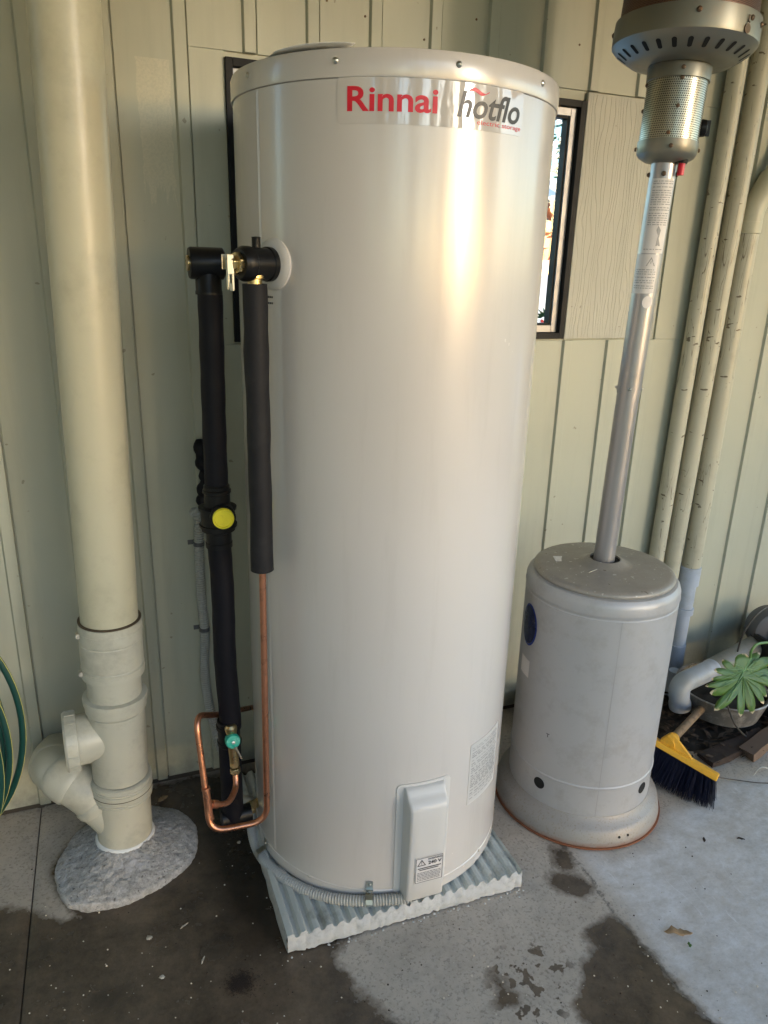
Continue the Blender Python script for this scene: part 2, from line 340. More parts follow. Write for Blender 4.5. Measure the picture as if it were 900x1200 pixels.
# ------------------------------------------------------------------ mesh helpers
def link(o, parent=None):
    COL.objects.link(o)
    if parent: o.parent = parent
    return o
def empty(name, loc, label, cat, group=None):
    o = bpy.data.objects.new(name, None); o.location = loc; o.empty_display_size = .05
    o['label'] = label; o['category'] = cat
    if group: o['group'] = group
    return link(o)
class MB:
    """collects faces in world space"""
    def __init__(s): s.v = []; s.f = []; s.sm = []; s.uv = None; s.attr = {}
    def add(s, vs, fs, smooth=True):
        b = len(s.v); s.v += [tuple(v) for v in vs]; s.f += [tuple(i+b for i in f) for f in fs]; s.sm += [smooth]*len(fs); return s
    def box(s, lo, hi, M3=None, org=None):
        x0, y0, z0 = lo; x1, y1, z1 = hi
        v = [Vector(p) for p in ((x0, y0, z0), (x1, y0, z0), (x1, y1, z0), (x0, y1, z0), (x0, y0, z1), (x1, y0, z1), (x1, y1, z1), (x0, y1, z1))]
        if M3 is not None: v = [org + M3 @ p for p in v]
        return s.add(v, [(0, 3, 2, 1), (4, 5, 6, 7), (0, 1, 5, 4), (1, 2, 6, 5), (2, 3, 7, 6), (3, 0, 4, 7)], False)
    def lathe(s, prof, org, axis=(0, 0, 1), seg=64, smooth=True, jitter=None):
        """prof: list of (r, h) along axis; sharp points may be doubled"""
        q = Vector(axis).normalized(); a = q.orthogonal().normalized()
        if abs(q.z) > .9: a = Vector((1, 0, 0)); a = (a - q*a.dot(q)).normalized()
        b = q.cross(a); o = Vector(org); vs = []; fs = []
        for r, h in prof:
            for i in range(seg):
                t = 2*pi*i/seg; vs.append(o + q*h + (a*cos(t)+b*sin(t))*r)
        for k in range(len(prof)-1):
            for i in range(seg):
                j = (i+1) % seg
                fs.append((k*seg+i, k*seg+j, (k+1)*seg+j, (k+1)*seg+i))
        if prof[0][0] > 1e-6: fs.append(tuple(range(seg-1, -1, -1)))
        if prof[-1][0] > 1e-6: fs.append(tuple((len(prof)-1)*seg+i for i in range(seg)))
        return s.add(vs, fs, smooth)
    def tube(s, pts, r, seg=20, cap=True, smooth=True):
        pts = [Vector(p) for p in pts]; n = len(pts)
        rs = r if isinstance(r, (list, tuple)) else [r]*n
        T = []
        for i in range(n):
            d = pts[min(i+1, n-1)] - pts[max(i-1, 0)]; T.append(d.normalized())
        a = T[0].orthogonal().normalized(); vs = []; fs = []
        for i in range(n):
            a = (a - T[i]*a.dot(T[i])).normalized(); b = T[i].cross(a)
            for k in range(seg):
                t = 2*pi*k/seg; vs.append(pts[i] + (a*cos(t)+b*sin(t))*rs[i])
        for i in range(n-1):
            for k in range(seg):
                j = (k+1) % seg; fs.append((i*seg+k, i*seg+j, (i+1)*seg+j, (i+1)*seg+k))
        if cap: fs.append(tuple(range(seg-1, -1, -1))); fs.append(tuple((n-1)*seg+k for k in range(seg)))
        return s.add(vs, fs, smooth)
    def build(s, name, mat, parent=None, bevel=0.0, angle=40, org=None, solid=0.0, subd=0):
        me = bpy.data.meshes.new(name)
        o = bpy.data.objects.new(name, me)
        if org is None:
            off = Vector((0, 0, 0))
            if parent is None: 
                xs = np.array(s.v); off = Vector((xs[:, 0].mean(), xs[:, 1].mean(), xs[:, 2].min()))
            else:
                off = root_loc(parent)
        else: off = Vector(org)
        me.from_pydata([(v[0]-off.x, v[1]-off.y, v[2]-off.z) for v in s.v], [], s.f)
        if s.uv is not None:
            u = me.uv_layers.new(name='UVMap')
            for L in me.loops: u.data[L.index].uv = s.uv[L.vertex_index]
        for k, arr in s.attr.items():
            at_ = me.attributes.new(k, 'FLOAT', 'POINT'); at_.data.foreach_set('value', arr)
        me.update()
        me.polygons.foreach_set('use_smooth', s.sm)
        if any(s.sm): 
            try: me.set_sharp_from_angle(angle=radians(angle))
            except Exception: pass
        me.materials.append(mat)
        if parent is None: o.location = off
        link(o, parent)
        if solid: 
            md = o.modifiers.new('thick', 'SOLIDIFY'); md.thickness = solid; md.offset = 0
        if bevel:
            md = o.modifiers.new('edge', 'BEVEL'); md.width = bevel; md.segments = 2; md.limit_method = 'ANGLE'; md.angle_limit = radians(35)
        return o
def root_loc(p):
    v = Vector((0, 0, 0))
    while p is not None: v += p.location; p = p.parent
    return v
def tag(o, label, cat, group=None, kind=None):
    if label: o['label'] = label
    if cat: o['category'] = cat
    if group: o['group'] = group
    if kind: o['kind'] = kind
    return o
def struct(o, label=None):
    o['kind'] = 'structure'
    if label: o['label'] = label
    return o
def smooth_path(pts, n=10):
    """Catmull-Rom through the points"""
    P = [Vector(p) for p in pts]; P = [P[0]*2-P[1]] + P + [P[-1]*2-P[-2]]; out = []
    for i in range(1, len(P)-2):
        for k in range(n):
            t = k/n; p0, p1, p2, p3 = P[i-1:i+3]
            out.append(.5*((2*p1)+(p2-p0)*t+(2*p0-5*p1+4*p2-p3)*t*t+(3*p1-p0-3*p2+p3)*t**3))
    out.append(P[-2]); return out
def fillet(pts, r, n=8):
    """polyline with rounded corners"""
    P = [Vector(p) for p in pts]; out = [P[0]]
    for i in range(1, len(P)-1):
        a, b, c = P[i-1:i+2]; u = (a-b); v = (c-b); lu, lv = u.length, v.length; u /= lu; v /= lv
        d = min(r, lu*.48, lv*.48)
        p, q = b+u*d, b+v*d
        for k in range(n+1):
            t = k/n; out.append(p*(1-t)**2 + b*2*t*(1-t) + q*t*t)
    out.append(P[-1]); return out
def resample(pts, step):
    P = [Vector(p) for p in pts]; L = [0]
    for i in range(1, len(P)): L.append(L[-1]+(P[i]-P[i-1]).length)
    n = max(2, int(L[-1]/step)); out = []; j = 0
    for k in range(n+1):
        s_ = L[-1]*k/n
        while j < len(P)-2 and L[j+1] < s_: j += 1
        t = (s_-L[j])/max(1e-9, L[j+1]-L[j]); out.append(P[j].lerp(P[j+1], min(1, t)))
    return out
def corrugated(mb, pts, r, pitch=.0045, amp=.0016, seg=16):
    pp = resample(pts, pitch/2); mb.tube(pp, [r+(amp if i % 2 else -amp*.3) for i in range(len(pp))], seg)
def text_shape(body, size, offset=0.0, align='LEFT', spacing=1.0, shear=0.0, fx=1.0):
    cu = bpy.data.curves.new('lettering', 'FONT'); cu.body = body; cu.size = size; cu.offset = offset
    cu.align_x = align; cu.space_character = spacing; cu.shear = shear; cu.resolution_u = 4
    o = bpy.data.objects.new('lettering', cu); COL.objects.link(o)
    dg = bpy.context.evaluated_depsgraph_get(); dg.update()
    me = bpy.data.meshes.new_from_object(o.evaluated_get(dg))
    v = [(p.co.x*fx, p.co.y) for p in me.vertices]; f = [tuple(p.vertices) for p in me.polygons]
    bpy.data.objects.remove(o); bpy.data.curves.remove(cu); bpy.data.meshes.remove(me)
    return v, f
def fit_text(body, w_, h_, **kw):
    """lettering scaled to fill w_ x h_ with its lower left corner at 0,0"""
    v, f = text_shape(body, 1.0, **kw); a = np.array(v); lo = a.min(0); hi = a.max(0); k = np.array([w_, h_])/(hi-lo)
    return [tuple((np.array(p)-lo)*k) for p in v], f

# ================================================================== SETTING
# --- floor ---------------------------------------------------------
def poly_sd(poly, X, Y):
    """signed distance, positive inside"""
    P = np.array(poly); n = len(P); d = np.full(X.shape, 1e9); ins = np.zeros(X.shape, bool)
    for i in range(n):
        a = P[i]; b = P[(i+1) % n]; e = b-a; wx = X-a[0]; wy = Y-a[1]
        t = np.clip((wx*e[0]+wy*e[1])/(e@e+1e-12), 0, 1); d = np.minimum(d, np.hypot(wx-e[0]*t, wy-e[1]*t))
        c = ((a[1] > Y) != (b[1] > Y)) & (X < (b[0]-a[0])*(Y-a[1])/(b[1]-a[1]+1e-12)+a[0]); ins ^= c
    return np.where(ins, d, -d)
def fl(pxs, z=0): return [tuple(atz(x, y, z)[:2]) for x, y in pxs]
WET = [fl([(-60, 1062), (35, 1068), (75, 1080), (88, 1076), (72, 1050), (66, 1012), (105, 965), (165, 925), (235, 908), (300, 905), (430, 960), (425, 1085), (398, 1108), (388, 1122), (405, 1140), (412, 1160), (428, 1172), (440, 1186), (470, 1200), (530, 1260), (560, 1500), (-200, 1500)]),
       fl([(718, 1073), (705, 1078), (690, 1092), (700, 1108), (697, 1120), (679, 1132), (683, 1150), (678, 1175), (688, 1200), (695, 1280), (900, 1290), (845, 1205), (806, 1172), (775, 1132), (748, 1100)]),
       fl([(640, 1022), (668, 1028), (688, 1027), (694, 1042), (680, 1048), (662, 1042), (648, 1040)]),
       fl([(648, 993), (664, 996), (672, 1010), (662, 1017), (650, 1012)]),
       fl([(576, 1140), (590, 1148), (594, 1158), (582, 1160), (574, 1150)]),
       fl([(586, 1162), (600, 1162), (602, 1172), (590, 1176), (584, 1170)])]
BLUE = fl([(674, 992), (700, 1030), (740, 1080), (800, 1160), (850, 1230), (1400, 1400), (1400, 930), (900, 905), (840, 915), (780, 950), (765, 985), (720, 1000)])
SPAT = fl([(570, 1110), (640, 1090), (680, 1130), (670, 1210), (590, 1215), (560, 1160)])
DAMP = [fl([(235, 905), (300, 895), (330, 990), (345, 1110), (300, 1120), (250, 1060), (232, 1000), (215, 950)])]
CRK = fl([(655, 985), (690, 1025), (722, 1075), (760, 1115), (800, 1165), (835, 1200), (900, 1290)])
def line_d(P, X, Y):
    d = np.full(X.shape, 1e9); P = np.array(P)
    for i in range(len(P)-1):
        a, b = P[i], P[i+1]; e = b-a; t = np.clip(((X-a[0])*e[0]+(Y-a[1])*e[1])/(e@e), 0, 1)
        d = np.minimum(d, np.hypot(X-a[0]-e[0]*t, Y-a[1]-e[1]*t))
    return d
ja, jb = atz(47, 959), atz(23, 1200)
def joint_x(y): return ja.x + (jb.x-ja.x)*(y-ja.y)/(jb.y-ja.y)
def floor_piece(name, side, label):
    ys = np.unique(np.concatenate([np.linspace(.12, -1.7, 183), np.linspace(-1.75, -3.5, 18)]))[::-1]
    if side > 0: us = np.concatenate([np.linspace(.0015, 2.75, 276), np.linspace(2.8, 4.4, 17)])
    else: us = -np.concatenate([np.linspace(.0015, .5, 50), np.linspace(.55, 2.4, 19)])
    U, Yv = np.meshgrid(us, ys); X = joint_x(Yv)+U
    Z = np.zeros(X.shape)
    for i in range(X.shape[0]):
        for j in range(X.shape[1]):
            Z[i, j] = noise.noise(Vector((X[i, j]*3.1, Yv[i, j]*3.1, 0)))*.0022 - .0022
    Z[np.abs(U) < .0065] -= .004
    mb = MB(); r, c = X.shape
    vs = np.stack([X, Yv, Z], -1).reshape(-1, 3).tolist()
    fs = [(i*c+j, i*c+j+1, (i+1)*c+j+1, (i+1)*c+j) for i in range(r-1) for j in range(c-1)]
    if side > 0: fs = [f[::-1] for f in fs]
    mb.add(vs, fs, True)
    # outer skirt of the slab
    b = len(mb.v); ring = [i*c for i in range(r)]
    low = [(mb.v[k][0], mb.v[k][1], -.06) for k in ring]; mb.add(low, [], True)
    for i in range(r-1): mb.f.append((ring[i], ring[i+1], b+i+1, b+i)); mb.sm.append(False)
    X_, Y_ = np.array([v[0] for v in mb.v]), np.array([v[1] for v in mb.v])
    wet = np.max([poly_sd(p, X_, Y_) for p in WET], 0); mb.attr['wet'] = np.clip(wet, -.1, .1).astype('f4')
    mb.attr['scraped'] = np.clip(poly_sd(BLUE, X_, Y_)/.05+.3, 0, 1).astype('f4')
    mb.attr['spatter'] = np.clip(poly_sd(SPAT, X_, Y_)/.03, 0, 1).astype('f4')
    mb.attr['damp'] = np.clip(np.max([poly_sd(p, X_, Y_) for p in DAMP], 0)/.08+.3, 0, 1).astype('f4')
    mb.attr['crack'] = np.clip(line_d(CRK, X_, Y_), 0, .2).astype('f4')
    o = mb.build(name, M['concrete'], org=(0, 0, 0)); return struct(o, label)
floor = floor_piece('floor', 1, 'stained concrete porch floor right of the joint')
floor2 = floor_piece('floor', -1, 'stained concrete porch floor left of the joint')
o = MB().box((-4, -3.5, -.08), (6, .3, -.0125)).build('floor_base', M['joint'], org=(0, 0, 0)); struct(o)
g = MB(); g.add([(-150, -150, -.09), (150, -150, -.09), (150, 150, -.09), (-150, 150, -.09)], [(0, 1, 2, 3)], False)
struct(g.build('ground', M['lawn'], org=(0, 0, 0)))

# --- wall ----------------------------------------------------------
WX0, WX1, WZ0, WZ1 = .008, .986, 1.267, 1.899       # window opening
TOP = 2.6
wall = empty('wall', (0, 0, 0), 'cream painted steel clad wall with raised vertical ribs behind everything', 'wall')
seams = [-.232-.158*k for k in range(8, 0, -1)] + [-.232, -.073, .083, .232, .388, .545, .706, .868, 1.022, 1.180, 1.332, 1.493, 1.655, 1.823, 1.987] + [1.987+.16*k for k in range(1, 12)]
RIBW, RIBD, PANY = .025, .009, -.002
def board_profile(X0, X1):
    return [(X0+.0012, .004), (X0+.0016, PANY), (X0+.016, PANY+.0002), (X1-RIBW-.008, PANY), (X1-RIBW-.004, PANY-RIBD), (X1-.0030, PANY-RIBD), (X1-.0018, .004)]
def clip_prof(pr, a, b):
    def y(x):
        for (x0, y0), (x1, y1) in zip(pr, pr[1:]):
            if x0 <= x <= x1: return y0+(y1-y0)*(x-x0)/(x1-x0)
        return .004
    out = []
    if a > pr[0][0]: out += [(a, .004), (a+.0002, y(a))]
    out += [q for q in pr if a+.0003 < q[0] < b-.0003]
    if b < pr[-1][0]: out += [(b-.0002, y(b)), (b, .004)]
    return out
def board(X0, X1, spans, mat):
    mb = MB()
    for a, b, z0, z1 in spans:
        pr = clip_prof(board_profile(X0, X1), max(a, X0), min(b, X1))
        if len(pr) < 3: continue
        n = len(pr)
        vs = [(x, y, z0) for x, y in pr] + [(x, y, z1) for x, y in pr]
        fs = [(i, i+1, n+i+1, n+i) for i in range(n-1)] + [tuple(range(n-1, -1, -1)), tuple(range(n, 2*n))]
        mb.add(vs, fs, False)
    if mb.v: mb.build('wall_board', mat, wall, bevel=.0009)
PX0, PX1, PZ0, PZ1 = .990, 1.318, 1.266, 1.922
for X0, X1 in zip(seams, seams[1:]):
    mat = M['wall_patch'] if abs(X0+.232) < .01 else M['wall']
    if X1 <= WX0+.001 or X0 >= PX1+.03: board(X0, X1, [(-9, 9, .012, TOP)], mat); continue
    sp = []
    zt = PZ1+.003; zb = PZ0-.004
    if X0 < WX0: sp.append((-9, WX0, zb, 1.912))
    if X1 > PX1+.02: sp.append((PX1+.002, 9, zb, zt))
    sp += [(-9, 9, .012, zb-.0004), (-9, 9, (1.912 if X1 < .9 else zt)+.0004, TOP)]
    board(X0, X1, sp, mat)
mb = MB()
mb.box((PX0, -.0085, PZ0), (PX1, .003, PZ1)); pb = mb.build('infill_sheet', M['grain'], wall, bevel=.0015)
pb['label'] = 'wood grained infill sheet right of the window'
mb = MB()   # backing with the window hole
for lo, hi in (((-1.5, .0045, 0), (WX0, .02, TOP)), ((WX1, .0045, 0), (3.75, .02, TOP)), ((WX0, .0045, 0), (WX1, .02, WZ0)), ((WX0, .0045, WZ1), (WX1, .02, TOP))): mb.box(lo, hi)
mb.build('backing', M['wall'], wall)
mb = MB(); mb.box((-1.5, .0, -.03), (3.75, .03, .012)); mb.build('bottom_rail', M['joint'], wall)
# small nails on the upper boards
for x, z in ((.345, 2.02), (.50, 1.99), (.64, 2.05), (.95, 2.03), (-.05, 2.05), (1.235, 1.12), (1.0, 1.12), (-.47, 1.95), (-.395, .97), (.25, 2.04)):
    MB().lathe([(0, 0), (.0028, .0), (.0028, .0012), (.001, .002), (0, .002)], (x, PANY, z), (0, -1, 0), 10).build('nail', M['rust_screw'], wall)
# window: black outer frame, aluminium sash, pane
def ring(mb, x0, x1, z0, z1, w_, y0, y1):
    for lo, hi in (((x0, y0, z0), (x0+w_, y1, z1)), ((x1-w_, y0, z0), (x1, y1, z1)), ((x0+w_, y0, z0), (x1-w_, y1, z0+w_)), ((x0+w_, y0, z1-w_), (x1-w_, y1, z1))): mb.box(lo, hi)
mb = MB(); ring(mb, WX0, WX1, WZ0, WZ1, .017, -.012, .050); win = mb.build('window', M['frame_black'], wall, bevel=.001)
mb = MB(); ring(mb, WX0+.018, WX1-.018, WZ0+.018, WZ1-.018, .020, .004, .040); mb.build('sash', M['frame_alu'], win, bevel=.001)
mb = MB(); ring(mb, WX0+.0385, WX1-.0385, WZ0+.0385, WZ1-.0385, .005, .010, .036); mb.build('gasket', M['frame_black'], win)
mb = MB(); mb.box((WX0+.040, .022, WZ0+.040), (WX1-.040, .026, WZ1-.040)); mb.build('pane', M['glass'], win)

# --- porch roof, posts, garden (unseen surroundings, some added to shape light and reflections) ---
mb = MB(); mb.box((-3.2, -2.75, TOP+.002), (4.6, .03, TOP+.06)); struct(mb.build('porch_roof', M['ceiling'], org=(0, 0, 0)), 'painted porch roof over the slab')
mb = MB()
for i, x in enumerate((-2.6, -.95, 1.15, 3.1)):
    mb = MB(); mb.box((x-.05, -2.74, -.02), (x+.05, -2.64, TOP)); mb.box((x-.07, -2.76, -.02), (x+.07, -2.62, .10))
    tag(mb.build('porch_post', M['post'], bevel=.006), ['white porch post far behind on the left', 'white porch post behind, left of the middle bay', 'white porch post behind, right of the middle bay', 'white porch post far behind on the right'][i], 'post', 'white posts of the porch')
def leaf_cloud(mb, c, rad, n, size, rr):
    cl = [(Vector((rr.gauss(0, .45)*rad[0], rr.gauss(0, .45)*rad[1], rr.gauss(0, .45)*rad[2])), rr.uniform(.2, .45)) for _ in range(14)]
    for _ in range(n):
        q, s_ = rr.choice(cl); p = c + q + Vector((rr.gauss(0, 1)*rad[0]*s_, rr.gauss(0, 1)*rad[1]*s_, rr.gauss(0, 1)*rad[2]*s_))
        a = Vector((rr.gauss(0, 1), rr.gauss(0, 1), rr.gauss(0, 1))).normalized(); b = a.orthogonal().normalized(); z = size*rr.uniform(.6, 1.3)
        mb.add([p-a*z, p-b*z*.4, p+a*z, p+b*z*.4], [(0, 1, 2, 3)], False)
def tree(name, x, y, h, r, label, mat, n=1500, size=.10, seed=1, group=None):
    rr = random.Random(seed); t = empty(name, (x, y, -.05), label, 'tree', group)
    mb = MB(); path = [Vector((x+rr.uniform(-.1, .1)*k, y, h*.8*k/6)) for k in range(7)]
    mb.tube(path, [.16*(1-k/8) for k in range(7)], 10)
    for k in range(9):
        b = path[3+k % 3]; e = b+Vector((rr.uniform(-1, 1)*r*.8, rr.uniform(-1, 1)*r*.6, rr.uniform(.3, 1)*r*.8)); mb.tube([b, (b+e)/2+Vector((0, 0, .1)), e], [.06, .04, .015], 6)
    mb.build('trunk', M['bark'], t)
    mb = MB(); leaf_cloud(mb, Vector((x, y, h*.68)), (r, r*.8, h*.34), n, size, rr); cr = mb.build('crown', mat, t); cr['kind'] = 'stuff'
hed = MB(); rr_ = random.Random(31)
for k in range(15): leaf_cloud(hed, Vector((-.4+.55*k, -5.2+.1*sin(k), .75)), (.42, .35, .42), 420, .05, rr_)
tag(hed.build('added_hedge', M['foliage'], org=(3, -5, 0)), 'unseen low hedgerow added behind the camera to block low sun', 'added_hedge', kind='stuff')  # unseen row of shrubs, added to block low direct sun
sw = MB(); sw.box((-2.0, -3.3, -.02), (-1.9, -.01, TOP)); tag(sw.build('added_side_wall', M['wall']), 'unseen side wall added on the left to cut sky light', 'wall')  # unseen wall, added so less sky light comes from the left
tree('unseen_garden_tree', -4.6, -9, 5.5, 2.0, 'unseen leafy tree behind the camera, added to darken the left', M['foliage'], 3200, .16, 3)  # unseen tree, added to keep the left side darker
tree('unseen_garden_tree', 9.4, -9.5, 6.0, 1.9, 'leafy garden tree behind the camera on the right', M['foliage2'], 3200, .16, 4)
tree('unseen_garden_tree', 4.6, -11, 6.0, .35, 'unseen narrow tree right of the slim one, added to streak reflections', M['foliage2'], 1100, .13, 7)  # unseen slim trees from here on, added for slots of light in tank reflections
tree('unseen_garden_tree', 7.2, -11, 6.0, .6, 'unseen narrow tree left of the far right one, added to streak reflections', M['foliage'], 1100, .13, 8)
tree('unseen_garden_tree', .9, -12, 5.5, .7, 'unseen narrow tree straight behind the camera, added to streak reflections', M['foliage2'], 1100, .13, 9)
tree('unseen_garden_tree', 3.0, -13, 5.0, .7, 'unseen slim tree beside the right one, added to streak reflections', M['foliage'], 1500, .15, 5)
tree('unseen_garden_tree', -1.4, -12, 5.5, .8, 'unseen slim tree near the middle, added to streak reflections', M['foliage2'], 1500, .15, 6)

# ================================================================== STORAGE TANK
TC = Vector((.2796, -.3699, 0)); TR = .32; TZ0, TZ1 = .0545, 1.794
def tank_hit(px, py, r=TR):
    d = ray(px, py); ox, oy = CAM.x-TC.x, CAM.y-TC.y
    a = d.x*d.x+d.y*d.y; b = d.x*ox+d.y*oy; c = ox*ox+oy*oy-r*r
    D = max(0, b*b-a*c); return CAM + d*((-b-sqrt(D))/a)
def tang(px, py): p = tank_hit(px, py); return atan2(p.y-TC.y, p.x-TC.x), p.z
def tp(th, z, r): return Vector((TC.x+cos(th)*r, TC.y+sin(th)*r, z))
tank = empty('water_heater', (TC.x, TC.y, TZ0), 'tall pale grey cylindrical hot water tank on a ribbed pad', 'water heater')
mb = MB(); mb.lathe([(TR-.012, TZ0), (TR-.002, TZ0+.001), (TR, TZ0+.004), (TR, TZ0+.030), (TR-.0015, TZ0+.032), (TR-.0015, TZ0+.0345), (TR, TZ0+.036), (TR, .6), (TR, 1.2), (TR, TZ1-.045), (TR-.004, TZ1-.044)], TC, seg=192)
mb.build('body', M['tank'], tank, angle=25)
mb = MB(); mb.lathe([(TR-.003, TZ1-.0445), (TR+.0028, TZ1-.0435), (TR+.0035, TZ1-.041), (TR+.0035, TZ1-.008), (TR+.001, TZ1-.002), (TR-.006, TZ1), (TR-.04, TZ1+.003), (.02, TZ1+.012), (0, TZ1+.012)], TC, seg=192)
mb.build('top_cap', M['tank'], tank, angle=50)
for px, py in ((292, 84), (394, 72), (537, 77), (634, 93), (700, 100)):
    th, z = tang(px, py) if px < 650 else (radians(-20), 1.776)
    n = Vector((cos(th), sin(th), 0))
    MB().lathe([(0, -.001), (.0052, -.001), (.0052, .0015), (.003, .004), (0, .0045)], tp(th, 1.774, TR+.003), n, 12).build('screw', M['screw'], tank)
for th in (radians(-57), radians(-140)):
    MB().lathe([(0, -.001), (.003, -.001), (.003, .0015), (0, .003)], tp(th, .083, TR), (cos(th), sin(th), 0), 10).build('screw', M['screw'], tank)
# lapped body seam on the left
mb = MB(); th = radians(-161)
mb.add([tp(th, TZ0+.04, TR+.0018), tp(th, TZ1-.046, TR+.0018), tp(th+.018, TZ1-.046, TR+.0004), tp(th+.018, TZ0+.04, TR+.0004), tp(th-.001, TZ0+.04, TR-.001), tp(th-.001, TZ1-.046, TR-.001)], [(0, 3, 2, 1), (4, 0, 1, 5)], False); mb.build('seam', M['tank'], tank)
def patch(mb, th0, th1, z0, z1, r, n=24, rim=.0008, corner=0.0):
    """curved plate on the tank with a thin edge; rounded corners"""
    W_ = (th1-th0)*r; H_ = z1-z0; pts = []
    c = max(corner, .0005)
    for cx, cy, a0 in ((c, c, pi), (W_-c, c, 1.5*pi), (W_-c, H_-c, 0), (c, H_-c, .5*pi)):
        for k in range(5): a = a0+.5*pi*k/4; pts.append((cx+c*cos(a), cy+c*sin(a)))
    # column strips
    xs = sorted(set([round(p[0], 5) for p in pts]+[round(W_*k/n, 5) for k in range(n+1)]))
    def span(x):
        if x < c: d = c-sqrt(max(0, c*c-(c-x)**2))
        elif x > W_-c: d = c-sqrt(max(0, c*c-(x-W_+c)**2))
        else: d = 0
        return d, H_-d
    top = []; bot = []
    for x in xs:
        a, b = span(x); th = th0+x/r; bot.append(tp(th, z0+a, r)); top.append(tp(th, z0+b, r))
    m = len(xs); bi = [tp(th0+x/r, b.z, r-rim) for x, b in zip(xs, bot)]; ti = [tp(th0+x/r, b.z, r-rim) for x, b in zip(xs, top)]
    mb.add(bot+top+bi+ti, [(i, i+1, m+i+1, m+i) for i in range(m-1)]+[(2*m+i, 2*m+i+1, i+1, i) for i in range(m-1)]+[(m+i, m+i+1, 3*m+i+1, 3*m+i) for i in range(m-1)]+[(2*m, 0, m, 3*m), (m-1, 3*m-1, 4*m-1, 2*m-1)], True)
def wrap(mb, vf, th0, z0, r):
    v, f = vf; mb.add([tp(th0+x/r, z0+y, r) for x, y in v], f, False)
th0, _ = tang(395, 120); th1, _ = tang(613, 120)
zA, zB = tang(500, 152)[1], tang(395, 92)[1]
DZ0, DZ1 = 1.682, 1.751
mb = MB(); patch(mb, th0, th1, DZ0, DZ1, TR+.0010, 40, .0008, .006); dec = mb.build('brand_decal', M['decal'], tank)
a0, z0 = tang(407, 131); a1, _ = tang(513, 132); zt = tang(409, 101)[1]
mb = MB(); wrap(mb, fit_text('Rinnai', (a1-a0)*TR, zt-z0, offset=.02), a0, z0, TR+.0016); mb.build('brand_lettering', M['red'], dec)
b0, y0 = tang(535, 137); b1, _ = tang(608, 140); yt = tang(545, 106)[1]
mb = MB(); wrap(mb, fit_text('hotflo', (b1-b0)*TR, yt-y0, offset=.018, shear=.25), b0, y0, TR+.0016); mb.build('model_lettering', M['ink'], dec)
s0, y1 = tang(562, 149); s1, _ = tang(610, 152)
mb = MB(); wrap(mb, fit_text('electric storage', (s1-s0)*TR+.004, .0095, offset=.0), s0-.02, y1+.001, TR+.0016); mb.build('small_lettering', M['red'], dec)
mb = MB(); k0, kz = tang(549, 108); L_ = .040; pts_t = []; pts_b = []       # flame swash over the word
for k in range(17):
    t = k/16; x = L_*t; y = .0035*sin(t*2*pi*.95+.4)+.003*t; wv = .0042*sin(pi*min(1, t*1.15+.02))**.8 if t < .87 else .0008
    pts_t.append(tp(k0+x/TR, kz+y+wv, TR+.0016)); pts_b.append(tp(k0+x/TR, kz+y-wv*.6, TR+.0016))
mb.add(pts_b+pts_t, [(i, i+1, 17+i+1, 17+i) for i in range(16)], False); mb.build('swash', M['red'], dec)
# small printed lines left
for zz_ in (1.398, 1.387):
    mb = MB(); a, _ = tang(314, 355)
    for i in range(5): 
        q = a - .03 + i*.017; mb.add([tp(q, zz_, TR+.001), tp(q+.014, zz_, TR+.001), tp(q+.014, zz_+.0035, TR+.001), tp(q, zz_+.0035, TR+.001)], [(0, 1, 2, 3)], False)
    mb.build('printed_line', M['ink'], tank)
# element cover
ca, _ = tang(494, 985); n_ = Vector((cos(ca), sin(ca), 0)); t_ = Vector((-sin(ca), cos(ca), 0))
z_top = tang(462, 928)[1]-.004; CT = .366
mb = MB(); patch(mb, ca-.20, ca+.205, .078, CT+.012, TR+.0022, 20, .002, .012); cov = mb.build('cover_plate', M['tank_trim'], tank)
def bx(x, d, z): return TC + n_*(TR*cos(abs(x)/TR)*0 + sqrt(max(0, TR*TR-x*x))+d) + t_*x + Vector((0, 0, z))
def bxf(x, D, z): return TC + n_*(TR+D) + t_*x + Vector((0, 0, z))
mb = MB(); hw = .046
secs = [(.070, .012), (.074, .026), (.084, .034), (.150, .037), (.300, .040), (.330, .040), (.343, .036), (.350, .024), (.358, .016), (.366, .012), (.371, .004)]
prof = [(-hw-.003, -.02), (-hw-.0025, 0), (-hw, .8), (-hw+.002, .94), (-hw+.007, 1), (-.02, 1.01), (.02, 1.01), (hw-.007, 1), (hw-.002, .94), (hw, .8), (hw+.0025, 0), (hw+.003, -.02)]
vs = []; fs = []
for z, D in secs:
    for x, k in prof: vs.append(bxf(x*(1 if z > .08 else .93), D*k - (.006 if k <= 0 else 0), z))
m = len(prof)
for i in range(len(secs)-1):
    for j in range(m-1): fs.append((i*m+j, i*m+j+1, (i+1)*m+j+1, (i+1)*m+j))
fs.append(tuple(range(m-1, -1, -1))); fs.append(tuple((len(secs)-1)*m+j for j in range(m)))
mb.add(vs, fs, True); cv = mb.build('element_cover', M['tank_trim'], tank, angle=50)
def flat(mb, vf, x0, z0, D): v, f = vf; mb.add([bxf(x0+x, D, z0+y) for x, y in v], f, False)
def rect(x0, x1, z0, z1): return [(x0, z0), (x1, z0), (x1, z1), (x0, z1)], [(0, 1, 2, 3)]
sx0, sx1, sz0, sz1 = -.030, .038, .135, .205; SD = .0400
mb = MB(); flat(mb, rect(sx0, sx1, sz0, sz1), 0, 0, SD); stk = mb.build('warning_sticker', M['sticker'], cv)
mb = MB(); flat(mb, rect(sx0+.001, sx1-.001, sz1-.0022, sz1-.001), 0, 0, SD+.0005); flat(mb, rect(sx0+.001, sx1-.001, sz0+.001, sz0+.0022), 0, 0, SD+.0005)
